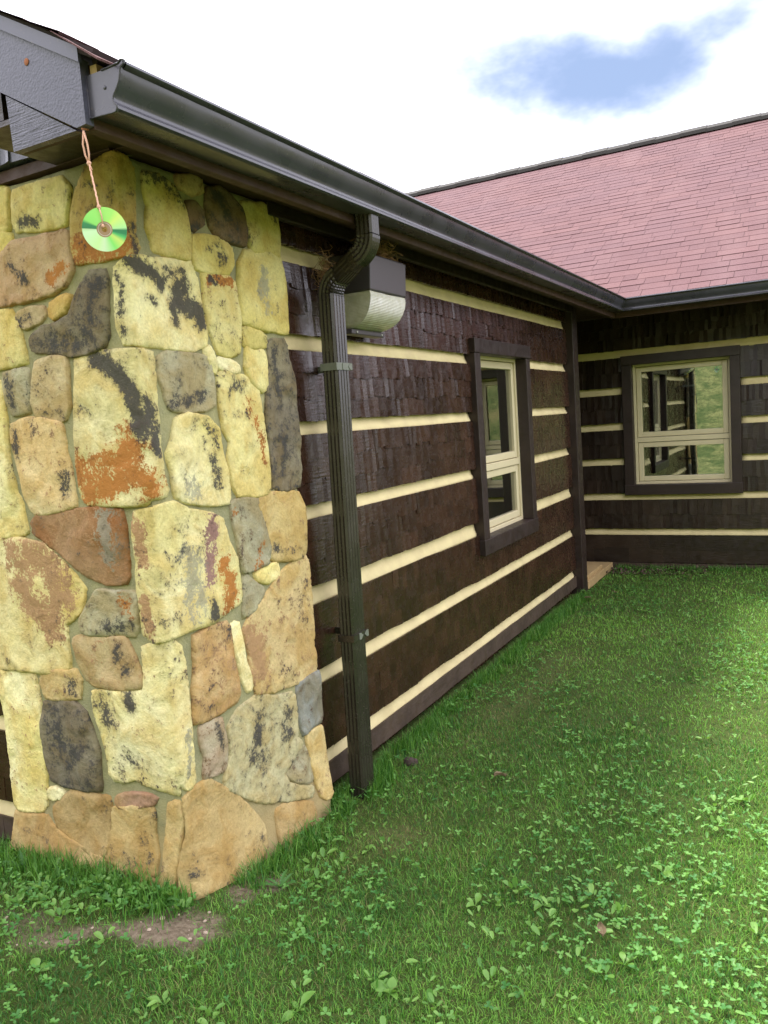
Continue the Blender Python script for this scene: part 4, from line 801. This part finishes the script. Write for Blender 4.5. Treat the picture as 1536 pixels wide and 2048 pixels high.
mb = MB(); mb.tube([nail + Vector((0, -.008, .003)), nail + Vector((0, .012, .006))], .0022, 6); mb.build("nail", RUST, disc)

# ------------------------------------------------------------------ stone corner
XC, YC, RC = .050, 1.727, .007
pillar = empty("stone_corner", (-.35, 2.1, 0), "tall corner clad in irregular yellow, rust and blackened fieldstones", "stone pillar")
def fold(s, z, d_):
    """unfolded face coordinate -> xyz; s<0 gable face (-y), s>0 lawn face (+x)"""
    s = np.asarray(s, float); z = np.asarray(z, float); L = math.pi * RC / 2
    a = np.clip((s + L / 2) / RC, 0, math.pi / 2); sn, cs = np.sin(a), np.cos(a)
    x = XC - RC + RC * sn + np.where(s < -L / 2, s + L / 2, 0); y = YC + RC - RC * cs + np.where(s > L / 2, s - L / 2, 0)
    return np.stack([x + sn * d_, y - cs * d_, z], -1)
def flare(s, z): return .035 * np.clip((.24 - z) / .22, 0, 1) ** 1.3
TONES = {'yellow': ((.62, .53, .17), (.70, .63, .28)), 'cream': ((.74, .66, .26), (.82, .77, .44)), 'cream2': ((.64, .58, .25), (.74, .68, .36)), 'cream3': ((.70, .60, .23), (.74, .67, .34)),
 'orange': ((.52, .35, .10), (.50, .42, .16)), 'orange2': ((.55, .42, .17), (.58, .47, .22)), 'orange3': ((.50, .33, .14), (.56, .41, .20)), 'pink': ((.50, .37, .20), (.46, .31, .18)), 'pink2': ((.48, .40, .22), (.53, .44, .24)),
 'tan': ((.52, .43, .22), (.46, .36, .20)), 'tan2': ((.55, .44, .20), (.52, .40, .19)), 'tan3': ((.46, .34, .17), (.50, .42, .22)), 'brown': ((.17, .12, .075), (.22, .165, .10)), 'dark': ((.19, .165, .115), (.26, .23, .14)),
 'grey': ((.36, .34, .22), (.46, .43, .26)), 'grey2': ((.42, .39, .25), (.48, .45, .28)), 'slate': ((.24, .25, .22), (.30, .31, .27)), 'rust': ((.30, .145, .055), (.34, .22, .11)), 'rustcream': ((.60, .46, .22), (.62, .54, .30)),
 'greycream': ((.50, .46, .26), (.55, .50, .28)), 'pinkgrey': ((.42, .28, .18), (.45, .40, .27)), 'earth': ((.40, .285, .125), (.47, .345, .15)), 'earth2': ((.47, .345, .145), (.52, .40, .18)), 'pinkearth': ((.40, .25, .16), (.45, .33, .17))}
def seg_dist(P_, A, B_):
    d_ = B_ - A; t = np.clip(((P_ - A) @ d_) / max(d_ @ d_, 1e-12), 0, 1); return np.linalg.norm(P_ - (A + t[:, None] * d_), axis=1)
KIND = {'d': (0, .75), 'k': (0, 1.25), 'r': (1, 1.0), 'o': (1, .62), 'g': (2, .9), 't': (3, 1.0), 'p': (4, .9)}
def stone(i, tone, poly, stains):
    r = random.Random(1000 + i); pl = np.array(poly); n = len(pl); step = .012
    # rounded, slightly ragged outline
    B_ = []
    for k in range(n):
        p0, p1 = pl[k], pl[(k + 1) % n]; L = np.linalg.norm(p1 - p0); m_ = max(1, int(L / step))
        for q in range(m_): B_.append(p0 + (p1 - p0) * q / m_)
    B_ = np.array(B_)
    
    tg = np.roll(B_, -1, 0) - np.roll(B_, 1, 0); nn = np.c_[tg[:, 1], -tg[:, 0]] / (np.linalg.norm(tg, axis=1)[:, None] + 1e-9)
    ar = 0.5 * np.sum(B_[:, 0] * np.roll(B_[:, 1], -1) - np.roll(B_[:, 0], -1) * B_[:, 1]); B_ = B_ + nn * (1 if ar > 0 else -1) * .0125
    c = B_.mean(0); area = abs(0.5 * np.sum(B_[:, 0] * np.roll(B_[:, 1], -1) - np.roll(B_[:, 0], -1) * B_[:, 1])); size = math.sqrt(area)
    B_ = B_ + .0042 * np.c_[fbm(B_[:, 0] * 28 + i, B_[:, 1] * 28, 5) - .5, fbm(B_[:, 0] * 28, B_[:, 1] * 28 + i, 8) - .5] * 2
    lo, hi = B_.min(0), B_.max(0); st = .0115 if size > .1 else .008
    xs = np.arange(lo[0], hi[0], st); zs = np.arange(lo[1], hi[1], st); G = np.array([(x + (st / 2 if k % 2 else 0), z) for k, z in enumerate(zs) for x in xs]).reshape(-1, 2)
    nb = len(B_); A0, A1 = B_, np.roll(B_, -1, 0)
    if len(G):
        cr = np.zeros(len(G), bool)
        for a, b in zip(A0, A1):
            cond = (a[1] > G[:, 1]) != (b[1] > G[:, 1]); xx = (b[0] - a[0]) * (G[:, 1] - a[1]) / (b[1] - a[1] + 1e-15) + a[0]; cr ^= cond & (G[:, 0] < xx)
        G = G[cr]
        dm = np.full(len(G), 9.)
        for a, b in zip(A0, A1): dm = np.minimum(dm, seg_dist(G, a, b))
        G = G[dm > st * .45]; dm = dm[dm > st * .45]
    else: dm = np.zeros(0)
    tg = np.roll(B_, -1, 0) - np.roll(B_, 1, 0); nn = np.c_[tg[:, 1], -tg[:, 0]] / (np.linalg.norm(tg, axis=1)[:, None] + 1e-9) * (1 if ar > 0 else -1)
    IN = B_ - nn * .0032; di = np.full(len(IN), 9.)                     # arris: a second ring just inside the edge keeps the face flat
    for a, b in zip(A0, A1): di = np.minimum(di, seg_dist(IN, a, b))
    IN = IN[di > .0026]
    allp = [Vector(p) for p in B_] + [Vector(p) for p in IN] + [Vector(p) for p in G]
    vs, es, fs, ov, oe, of = delaunay_2d_cdt(allp, [], [list(range(nb))], 1, 1e-6)
    VP = np.array([(v.x, v.y) for v in vs]); D = np.full(len(VP), 9.)
    for a, b in zip(A0, A1): D = np.minimum(D, seg_dist(VP, a, b))
    H = r.uniform(.003, .010) * min(1.0, .5 + size * 3); rr = r.uniform(.0006, .0012) * (1 + 1.2 * (fbm(VP[:, 0] * 10, VP[:, 1] * 10 + i, 15, 2)))
    prof = -.005 + (H + .005) * (1 - np.exp(-D / rr))
    rel = VP - c; pln = np.full(len(VP), 9.)                            # cleft face: lowest of a few tilted planes
    for q in range(5):
        t_ = r.uniform(0, 6.283); g_ = r.uniform(.04, .24); o_ = r.uniform(.08, .50) * size; pln = np.minimum(pln, (o_ - (rel[:, 0] * math.cos(t_) + rel[:, 1] * math.sin(t_))) * g_)
    d_ = prof + np.clip(pln, -.016, .0) + .010 * (fbm(VP[:, 0] * 9 + i * 3, VP[:, 1] * 9, 11, 4) - .5) + .0035 * (fbm(VP[:, 0] * 40, VP[:, 1] * 40 + i, 12, 3) - .5)
    stp = fbm(VP[:, 0] * 6 + i * 7.7, VP[:, 1] * 6 + i, 14, 3); d_ = d_ + .0055 * (np.clip((stp - .50) * 30, 0, 1) - .5) * (D > .008)     # split-face ledges
    d_ = np.where(D > .0025, np.maximum(d_, -.002 + .006 * (fbm(VP[:, 0] * 22, VP[:, 1] * 22 + i, 16, 2) - .3)), d_)
    if tone == 'dark' and c[0] > .5: d_ = d_ + .014 * (fbm(VP[:, 0] * 30, VP[:, 1] * 12, 33, 3) - .5)
    d_ = d_ + flare(VP[:, 0], VP[:, 1])
    X3 = fold(VP[:, 0], VP[:, 1], d_)
    # skirt
    bidx = {}
    tri = [f for f in fs]
    ed = {}
    for f in tri:
        for k in range(len(f)):
            e = (f[k], f[(k + 1) % len(f)]); ed[e] = ed.get(e, 0) + 1
    bd = [e for e in ed if (e[1], e[0]) not in ed]
    used = sorted(set(v for e in bd for v in e)); mp = {v: len(VP) + k for k, v in enumerate(used)}
    back = fold(VP[used, 0], VP[used, 1], -.030 + flare(VP[used, 0], VP[used, 1])); V3 = np.vstack([X3, back])
    faces = tri + [(e[1], e[0], mp[e[0]], mp[e[1]]) for e in bd]
    ta, tb = [np.array(q) for q in TONES[tone]]; mixf = np.clip((fbm(V3[:, 0] * 0 + np.r_[VP[:, 0], VP[used, 0]] * 6 + i * 5, np.r_[VP[:, 1], VP[used, 1]] * 6, 19, 3) - .3) * 2.5, 0, 1)[:, None]
    VV = np.r_[VP, VP[used]]; jitter = 1 + r.uniform(-.07, .07)
    col = (ta * (1 - mixf) + tb * mixf) * jitter
    sa_ = np.zeros((len(VV), 5)); sa_[:, 0] = .10 + .16 * np.clip((fbm(VV[:, 0] * 7 + i * 11, VV[:, 1] * 7, 91, 3) - .45) * 4, 0, 1)
    sa_[:, 3] = .10 + .12 * r.random()
    for kd, pp, rad in stains:
        ch, am = KIND[kd]; pp = np.array(pp); dd = np.full(len(VV), 9.)
        if len(pp) == 1: dd = np.linalg.norm(VV - pp[0], axis=1)
        for a, b in zip(pp[:-1], pp[1:]): dd = np.minimum(dd, seg_dist(VV, a, b))
        sa_[:, ch] = np.maximum(sa_[:, ch], am * .85 * np.exp(-.55 * (dd / (rad + .004)) ** 2))
    if tone == 'dark': sa_[:, 0] = np.maximum(sa_[:, 0], .33)
    if tone in ('grey', 'grey2', 'greycream', 'slate', 'pinkgrey'): sa_[:, 0] = np.maximum(sa_[:, 0], .20)
    if tone == 'brown': sa_[:, 0] = np.maximum(sa_[:, 0], .30)
    if tone in ('tan2', 'tan3', 'orange3', 'pink', 'rust', 'pinkgrey', 'rustcream'): sa_[:, 3] = np.maximum(sa_[:, 3], .34 if tone in ('orange3', 'rust') else .24)
    me = bpy.data.meshes.new("stone"); base = np.array(world_loc(pillar)); o3 = fold(c[0], c[1], 0).ravel()
    me.from_pydata((V3 - o3).tolist(), [], [tuple(f) for f in faces])
    me.polygons.foreach_set('use_smooth', np.array([len(f) == 3 for f in faces]))
    def att(nm, a): me.attributes.new(nm, 'FLOAT_COLOR', 'POINT').data.foreach_set('color', np.c_[a, np.ones(len(a))].astype(np.float32).ravel())
    att('tone', col); att('stain', sa_[:, :3]); att('stain_b', np.c_[sa_[:, 3:5], np.zeros(len(VV))])
    me.materials.append(STONE); me.update(); o = bpy.data.objects.new("stone", me); link(o, pillar); o.location = o3 - base
    return o
for (t_, a_, b_, r0, r1) in (('tan', 1.66, 1.80, -.62, -.69), ('cream', 1.82, 2.00, -.665, -.635), ('tan2', 2.02, 2.13, -.630, -.61), ('yellow', 2.15, 2.275, -.61, -.585), ('grey', 1.47, 1.64, -.735, -.715), ('yellow', 1.26, 1.45, -.775, -.745)):
    STONES.append((t_, [(-.812, a_), (r0 - .004, a_ + .006), (r1 - .006, b_), (-.76 if r1 > -.70 else -.79, b_ + .004), (-.812, b_ - .012)], []))
for i, (tone, poly, stains) in enumerate(STONES): stone(i, tone, poly, stains)
# mortar bed behind and between the stones
ss_ = np.arange(-.815, .7701, .0132); zz_ = np.arange(-.14, 2.289, .0132); SS, ZZ = np.meshgrid(ss_, zz_)
dm = -.009 + .007 * (fbm(SS * 8, ZZ * 8, 51, 4) - .5) + .006 * (fbm(SS * 40, ZZ * 40, 52, 3) - .5) + flare(SS, ZZ)
dm = np.where((SS < -.805) | (SS > .765) | (ZZ > 2.28), -.09, dm)
i2 = np.arange(SS.size).reshape(SS.shape); fq = np.stack([i2[:-1, :-1], i2[:-1, 1:], i2[1:, 1:], i2[1:, :-1]], -1).reshape(-1)
np_mesh("mortar", fold(SS, ZZ, dm).reshape(-1, 3), fq, 4, MORTAR, pillar, smooth=True)
# ------------------------------------------------------------------ lawn
def outside(x, y): return ~(((x < .075 + .02 * vnoise(x * 9, y * 9)) & (y > 1.70) & (y < 2.50)) | ((x < .035) & (y > 2.45)) | ((x < .075) & (y > 6.40)) | ((x < -.78) & (y > 1.78)) | ((x > -.78) & (x < .1) & (y > 1.71) & (y < 2.5)) | (y > 7.575))
def scatter(n, x0, x1, y0, y1):
    x = rng.uniform(x0, x1, n); y = rng.uniform(y0, y1, n); k = outside(x, y); return x[k], y[k]
def blades(x, y, L, W, lean, tint, dry):
    n = len(x); z = ground_h(x, y) - .004; az = rng.uniform(0, 2 * np.pi, n); ln = np.abs(rng.normal(lean, .28, n)); ln = np.clip(ln, .05, 1.45)
    dx, dy = np.cos(az), np.sin(az); wa = az + np.pi / 2 + rng.normal(0, .5, n); wx, wy = np.cos(wa) * W / 2, np.sin(wa) * W / 2
    l1 = L * .5; a1 = ln * .55; a2 = ln * 1.35
    mx_, my_, mz = x + dx * l1 * np.sin(a1), y + dy * l1 * np.sin(a1), z + l1 * np.cos(a1)
    tx, ty, tz = mx_ + dx * L * .5 * np.sin(a2), my_ + dy * L * .5 * np.sin(a2), mz + L * .5 * np.maximum(np.cos(a2), -.1)
    V = np.stack([np.c_[x - wx, y - wy, z], np.c_[x + wx, y + wy, z], np.c_[mx_ - wx * .85, my_ - wy * .85, mz], np.c_[mx_ + wx * .85, my_ + wy * .85, mz], np.c_[tx, ty, tz]], 1).reshape(-1, 3)
    b = (np.arange(n) * 5)[:, None]; F = np.concatenate([b + [0, 1, 3], b + [0, 3, 2], b + [2, 3, 4]], 1).reshape(-1)
    return V, F, np.repeat(tint, 5), np.repeat(dry, 5)
parts = []
def dens(x, y): return np.clip(2.9 / np.maximum(np.hypot(x - 1.77, y), 1.2), .30, 1.6)
def lawn(n, x0, x1, y0, y1, Lr, Wr, lean, thinout=True):
    x, y = scatter(n, x0, x1, y0, y1); keep = rng.uniform(0, 1.6, len(x)) < dens(x, y); x, y = x[keep], y[keep]
    sm = soil_mask(x, y); tm = thin_mask(x, y); keep = rng.uniform(0, 1, len(x)) > np.clip(sm * 1.5 + tm * .55, 0, .985); x, y, tm = x[keep], y[keep], tm[keep]
    dist = np.hypot(x - 1.77, y); pn = fbm(x * 1.7, y * 1.7, 61, 4); pn2 = fbm(x * 6, y * 6, 62, 3)
    L = rng.uniform(*Lr, len(x)) * (.65 + .7 * pn2) * (1 - .35 * tm); W = rng.uniform(*Wr, len(x)) * np.clip(dist / 3.2, .9, 1.9)
    tint = np.clip(rng.uniform(-.08, .92, len(x)) + (pn - .45) * 1.5 + .10 * np.clip(x - .6, 0, 2), 0, 1)
    dry = ((rng.uniform(0, 1, len(x)) < .075 + .45 * tm + .10 * np.clip(pn2 - .55, 0, 1) * 4) * rng.uniform(.4, 1, len(x)))
    parts.append(blades(x, y, L, W, lean, tint, dry))
lawn(430000, -1.2, 3.0, .9, 7.58, (.014, .036), (.0017, .0032), .80)
lawn(150000, -1.2, 2.6, .9, 3.6, (.016, .040), (.0015, .0028), .75)
lawn(60000, 2.6, 5.0, -.4, 7.5, (.022, .045), (.003, .005), .75)
lawn(60000, -3.6, -1.2, -.4, 1.75, (.020, .042), (.003, .005), .75)
lawn(70000, -1.2, 2.6, -.4, .95, (.016, .040), (.002, .004), .75)
# clumps of longer, darker grass
x, y = scatter(60000, .05, 3.0, 1.0, 7.3); k = (fbm(x * 3.5 + 31, y * 3.5, 88, 3) > .585) & (rng.uniform(0, 1, len(x)) < dens(x, y) * .8) & (soil_mask(x, y) < .2); x, y = x[k], y[k]
parts.append(blades(x, y, rng.uniform(.025, .055, len(x)), rng.uniform(.002, .0036, len(x)), .8, np.clip(rng.normal(.30, .25, len(x)), 0, 1), (rng.uniform(0, 1, len(x)) < .04) * .7))
# uncut fringe along the foundation, round the downspout foot and at the stone corner
def fringe(n, xa, xb, ya, yb, Lr, slope=0, lean=.5):
    y = rng.uniform(ya, yb, n); x = xa + np.abs(rng.normal(0, .45, n)) * (xb - xa) + slope * (y - ya); k = outside(x, y) & (fbm(x * 8, y * 8, 66, 3) > .40); x, y = x[k], y[k]
    parts.append(blades(x, y, rng.uniform(*Lr, len(x)), rng.uniform(.002, .0042, len(x)), lean, np.clip(rng.normal(.32, .22, len(x)), 0, 1), np.zeros(len(x)) + (rng.uniform(0, 1, len(x)) < .03) * .6))
fringe(9000, .04, .16, 2.5, 6.4, (.03, .085)); fringe(1300, .10, .24, 1.86, 2.55, (.035, .10), 0, .75); fringe(900, .08, .22, 2.6, 2.85, (.05, .11)); fringe(2200, -.05, 3.0, 7.45, 7.57, (.03, .07))
x = rng.uniform(-1.2, .10, 2600); y = 1.70 - np.abs(rng.normal(0, .07, 2600)); parts.append(blades(x, y, rng.uniform(.04, .11, 2600), rng.uniform(.002, .004, 2600), .6, rng.uniform(.1, .6, 2600), np.zeros(2600)))
Vs = []; Fs = []; T_ = []; D_ = []; k0 = 0
for V, F, t_, d_ in parts: Vs.append(V); Fs.append(F + k0); k0 += len(V); T_.append(t_); D_.append(d_)
grass = np_mesh("grass", np.vstack(Vs), np.concatenate(Fs), 3, GRASS, attrs={'tint': np.concatenate(T_), 'dry': np.concatenate(D_)})
tag(grass, "short mown green grass covering the lawn beside the building", "grass", kind='stuff')

# clover and small round leaves
def leaflets(x, y, z, size, az, tilt, tint, seg=6, aspect=1.0, cup=.12):
    """flat-ish ovate leaf faces: centre fan of seg triangles, tip along az"""
    n = len(x); th = np.linspace(0, 2 * np.pi, seg, endpoint=False)
    lx = (np.cos(th) * .5 + .5)[None] * np.ones((n, 1)); ly = (np.sin(th) * .5 / aspect)[None] * np.ones((n, 1)) * (0.75 + .25 * np.cos(th))[None]
    X = np.concatenate([np.full((n, 1), .5), lx], 1) * size[:, None]; Yv = np.concatenate([np.zeros((n, 1)), ly], 1) * size[:, None]
    Zv = np.concatenate([np.full((n, 1), -cup * .5), np.abs(ly) * cup * 2], 1) * size[:, None]
    ct, st = np.cos(tilt)[:, None], np.sin(tilt)[:, None]; U = X * ct - Zv * st; Z2 = X * st + Zv * ct
    ca, sa = np.cos(az)[:, None], np.sin(az)[:, None]
    V = np.stack([x[:, None] + U * ca - Yv * sa, y[:, None] + U * sa + Yv * ca, z[:, None] + Z2], -1).reshape(-1, 3)
    b = (np.arange(n) * (seg + 1))[:, None]; F = np.concatenate([b + [0, 1 + k, 1 + (k + 1) % seg] for k in range(seg)], 1).reshape(-1)
    return V, F, np.repeat(tint, seg + 1)
x, y = scatter(34000, -1.2, 3.2, .95, 7.5); cn = fbm(x * 2.1 + 7, y * 2.1, 71, 4)
near_soil = np.clip(1 - np.hypot(x + .2, y - 1.4) / .8, 0, 1)
keep = (rng.uniform(0, 1, len(x)) < np.clip((cn - .46) * 3 + near_soil * .5, 0.03, .75) * np.clip(dens(x, y), 0, 1)) & (rng.uniform(0, 1, len(x)) > soil_mask(x, y) * 1.2) & (rng.uniform(0, 1, len(x)) > thin_mask(x, y) * .8); x, y = x[keep], y[keep]
n = len(x); zt = ground_h(x, y) + rng.uniform(.018, .045, n); a0 = rng.uniform(0, 6.28, n); X3 = np.repeat(x, 3); Y3 = np.repeat(y, 3); Z3 = np.repeat(zt, 3); A3 = np.repeat(a0, 3) + np.tile([0, 2.09, 4.19], n)
V, F, t_ = leaflets(X3, Y3, Z3, np.repeat(rng.uniform(.008, .017, n), 3), A3, rng.normal(.12, .35, 3 * n), np.repeat(rng.uniform(0, 1, n), 3), 6, .95, .25)
clover = np_mesh("clover", V, F, 3, CLOVER, attrs={'tint': t_}); tag(clover, "low clover patches mixed into the lawn", "clover", kind='stuff')
x, y = scatter(22000, -1.2, 3.2, .95, 7.5); wn = fbm(x * 1.5 + 17, y * 1.5 + 3, 73, 4)
band = np.exp(-((x - .95) / .8) ** 2) * np.exp(-((y - 2.0) / .9) ** 2)
keep = (rng.uniform(0, 1, len(x)) < np.clip((wn - .50) * 1.8 + .20 * band * (wn > .45), 0.02, .45)) & (soil_mask(x, y) < .35) & (rng.uniform(0, 1, len(x)) > thin_mask(x, y)); x, y = x[keep], y[keep]; n = len(x)
V, F, t_ = leaflets(x, y, ground_h(x, y) + rng.uniform(.015, .04, n), rng.uniform(.010, .028, n), rng.uniform(0, 6.28, n), rng.normal(.35, .4, n), rng.uniform(0, 1, n), 8, 1.6, .18)
cl_ = [(.92, 2.10, .16, .10, 13), (.75, 1.70, .20, .10, 11), (1.25, 2.25, .22, .22, 9), (1.55, 2.7, .25, .4, 10), (1.35, 3.6, .4, .7, 14), (.35, 1.40, .25, .08, 6), (1.3, 1.9, .2, .1, 5), (1.1, 5.2, .5, .7, 14), (-.45, 1.52, .3, .07, 50), (-.05, 1.60, .15, .05, 22), (.30, 2.0, .08, .15, 10)]
px = []; py = []; pa = []
for (cx, cy, sx, sy, n_) in cl_:
    for _ in range(n_):
        ax_, ay_, a_0 = rng.normal(cx, sx), rng.normal(cy, sy), rng.uniform(0, 6.28); m_ = rng.integers(3, 6)
        for q_ in range(m_): px.append(ax_); py.append(ay_); pa.append(a_0 + 6.28 * q_ / m_ + rng.normal(0, .3))
px, py, pa = map(np.array, (px, py, pa)); kk = outside(px, py) & (soil_mask(px, py) < .5); px, py, pa = px[kk], py[kk], pa[kk]; n2 = len(px)
V2, F2, t2 = leaflets(px + np.cos(pa) * .012, py + np.sin(pa) * .012, ground_h(px, py) + rng.uniform(.012, .03, n2), rng.uniform(.014, .036, n2), pa, rng.normal(.40, .45, n2), np.clip(rng.normal(.6, .3, n2), 0, 1), 10, 1.4, .22)
F = np.concatenate([F, F2 + len(V)]); V = np.vstack([V, V2]); t_ = np.concatenate([t_, t2])
weeds = np_mesh("broadleaf_ground_cover", V, F, 3, WEED, attrs={'tint': t_}); tag(weeds, "small broadleaf seedlings speckled through the lawn", "ground cover", kind='stuff')

# single plants with leaves of their own
def leaf_mesh(name, mat, L, W, toothed=0, seed=0, droop=.35, stalk=.25):
    r = random.Random(seed); n = 14 if toothed else 7; V = []; F = []
    for i in range(n + 1):
        t_ = i / n; wv_ = (W * (math.sin(math.pi * max(0, (t_ - stalk) / (1 - stalk)) ** .8) ** .75) if t_ > stalk else W * .10) + .0012
        if toothed and t_ > .2: wv_ *= (.45 if i % 2 else 1.15)
        xx = L * t_; zz = L * (.55 * t_ - droop * t_ * t_ * 1.3)
        for s_ in (-1, -.5, 0, .5, 1): V.append((xx + (abs(s_) * -.006 if toothed else 0), s_ * wv_ / 2, zz + abs(s_) * wv_ * .16 + (0.02 * wv_ * math.sin(i * 2.1 + s_ * 3))))
    for i in range(n):
        for j in range(4): a = i * 5 + j; F.append((a, a + 1, a + 6, a + 5))
    me = bpy.data.meshes.new(name); me.from_pydata(V, [], F); me.materials.append(mat); me.polygons.foreach_set('use_smooth', [True] * len(me.polygons)); me.update(); return me
PL = [leaf_mesh("leaf", PLANT, L, W, 0, k, dr) for k, (L, W, dr) in enumerate(((.060, .032, .25), (.075, .036, .35), (.050, .030, .15), (.085, .034, .45)))]
DL = [leaf_mesh("leaf", DANDELION, L, W, 1, k, dr, .12) for k, (L, W, dr) in enumerate(((.13, .030, .3), (.10, .026, .2), (.15, .034, .45)))]
def rosette(name, meshes, x, y, n, sc_, label, group, cat, seed):
    r = random.Random(seed); o = bpy.data.objects.new(name, None); o.empty_display_size = .03; COL.objects.link(o); o.location = (x, y, float(ground_h(x, y)) + .004); tag(o, label, cat, group)
    a0 = r.uniform(0, 6.28)
    for k in range(n):
        lf = bpy.data.objects.new("leaf", r.choice(meshes)); link(lf, o); s = sc_ * r.uniform(.7, 1.2); lf.scale = (s, s * r.uniform(.85, 1.15), s)
        lf.rotation_euler = (r.gauss(0, .25), -r.uniform(-.05, .6), a0 + 6.283 * k / n + r.gauss(0, .3))
pr = random.Random(5)
for (x_, y_, n, s, lab) in ((1.30, 2.02, 4, .95, "bright green plantain alone near the bottom right corner of the lawn"), (.60, 1.50, 4, .85, "plantain with upright leaves at the bottom edge right of the bare soil"),
    (.28, 1.36, 4, .8, "pale plantain below the bare soil patch"), (.83, 2.12, 5, .8, "plantain at the left of the dense weed patch in the middle foreground"), (1.02, 2.20, 5, .75, "plantain at the right of the dense weed patch in the middle foreground"),
    (.78, 1.66, 5, .9, "large plantain rosette at the bottom centre of the lawn"), (1.32, 2.50, 4, .75, "plantain beside the pale torn dead leaf"), (1.50, 3.05, 4, .75, "plantain close to the right edge of the picture in the middle of the lawn"),
    (.99, 3.62, 4, .8, "plantain in the middle of the lawn level with the near window"), (.36, 2.28, 4, .7, "plantain on the grass just right of the stone corner"), (-.12, 1.30, 4, .75, "plantain at the bottom left corner of the lawn")):
    rosette("plantain_weed", PL, x_, y_, n, s * .74, lab, "plantain weeds in the lawn", "weed", int(x_ * 1000))
for k, (x_, y_, lab) in enumerate(((-.62, 1.63, "jagged dandelion at the left end of the stone foot"), (-.40, 1.60, "jagged dandelion under the wide ochre base stone"), (-.20, 1.60, "jagged dandelion left of the stone corner edge"), (.02, 1.63, "jagged dandelion right under the stone corner edge"), (.24, 1.92, "small jagged dandelion on the lawn side of the stone corner"))):
    rosette("dandelion_weed", DL, x_, y_, 6, .62, lab, "dandelions at the stone corner", "weed", 300 + k)

# litter on the grass
def dead_leaf(x_, y_, s, seed, label, rz_=0.0):
    r = random.Random(seed); V = []; F = []
    for i in range(7):
        for j in range(5):
            u, v = i / 6 - .5, j / 4 - .5; ww = .62 * math.sin(math.pi * (i + .35) / 6.7)
            V.append((u * s, v * s * ww, s * (.22 * math.cos(u * 3 + seed) * u + .9 * v * v + r.uniform(-.03, .03)) + s * .08))
    for i in range(6):
        for j in range(4): a = i * 5 + j; F.append((a, a + 1, a + 6, a + 5))
    me = bpy.data.meshes.new("dead_leaf"); me.from_pydata(V, [], F); me.materials.append(DRYLEAF); me.update(); o = bpy.data.objects.new("dead_leaf", me); COL.objects.link(o); o.location = (x_, y_, float(ground_h(x_, y_)) + .028); o.rotation_euler = (r.uniform(-.3, .3), r.uniform(-.3, .3), rz_)
    md = o.modifiers.new('thickness', 'SOLIDIFY'); md.thickness = .0008
    tag(o, label, "leaf")
dead_leaf(.605, 2.956, .055, 2, "curled brown dead leaf lying in the middle of the lawn", .8)
dead_leaf(1.22, 2.10, .045, 5, "pale torn dead leaf among the weeds at lower right", 2.0)
dead_leaf(.16, 6.15, .05, 7, "whitish dead leaf on the grass beside the corner post", .3)
dead_leaf(.33, 6.35, .045, 9, "pale dead leaf on the grass right of the corner post", 1.3)
mb = MB(); ball(mb, (.175, 2.975, float(ground_h(.175, 2.975)) + .015), .026, .022, .022, 8, 11); ball(mb, (.195, 2.99, float(ground_h(.19, 2.99)) + .012), .016, .018, .015, 8, 12)
tag(mb.build("dirt_clod", mat_simple("dark_soil", (.045, .03, .022), .95, .8, 150, .5), None, origin=(.18, 2.98, 0)), "dark clod of dirt in the grass beside the downspout", "dirt clod")
r = random.Random(9); mb = MB()
for _ in range(240):
    x_, y_ = r.uniform(-.5, .35), r.uniform(1.25, 1.75)
    if float(soil_mask(x_, y_)) < .3: continue
    s = r.choice((.002, .003, .004, .006)) * r.uniform(.7, 1.5); ball(mb, (x_, y_, float(ground_h(x_, y_)) + s * .3), s, s * r.uniform(.6, 1.2), s * .6, 4, r.randint(0, 999))
tag(mb.build("pebbles", mat_simple("pale_grit", (.36, .28, .21), .9, .4, 90, .4)), "fine pebbles and grit on the bare soil patch", "pebbles", kind='stuff')
x = rng.uniform(.05, .9, 260); y = rng.uniform(7.2, 7.56, 260); x2 = np.where(rng.uniform(0, 1, 260) < .6, x, x * .6)
V, F, t_ = leaflets(x2, y, ground_h(x2, y) + .015, rng.uniform(.015, .04, 260), rng.uniform(0, 6.28, 260), rng.normal(.2, .4, 260), rng.uniform(0, 1, 260), 6, 1.5, .2)
tag(np_mesh("leaf_litter", V, F, 3, mat_leaf("old_leaf_litter", (.06, .04, .03), (.16, .11, .08), .1, .9), attrs={'tint': t_}), "dark dead leaves gathered along the foot of the far wall", "leaf litter", kind='stuff')
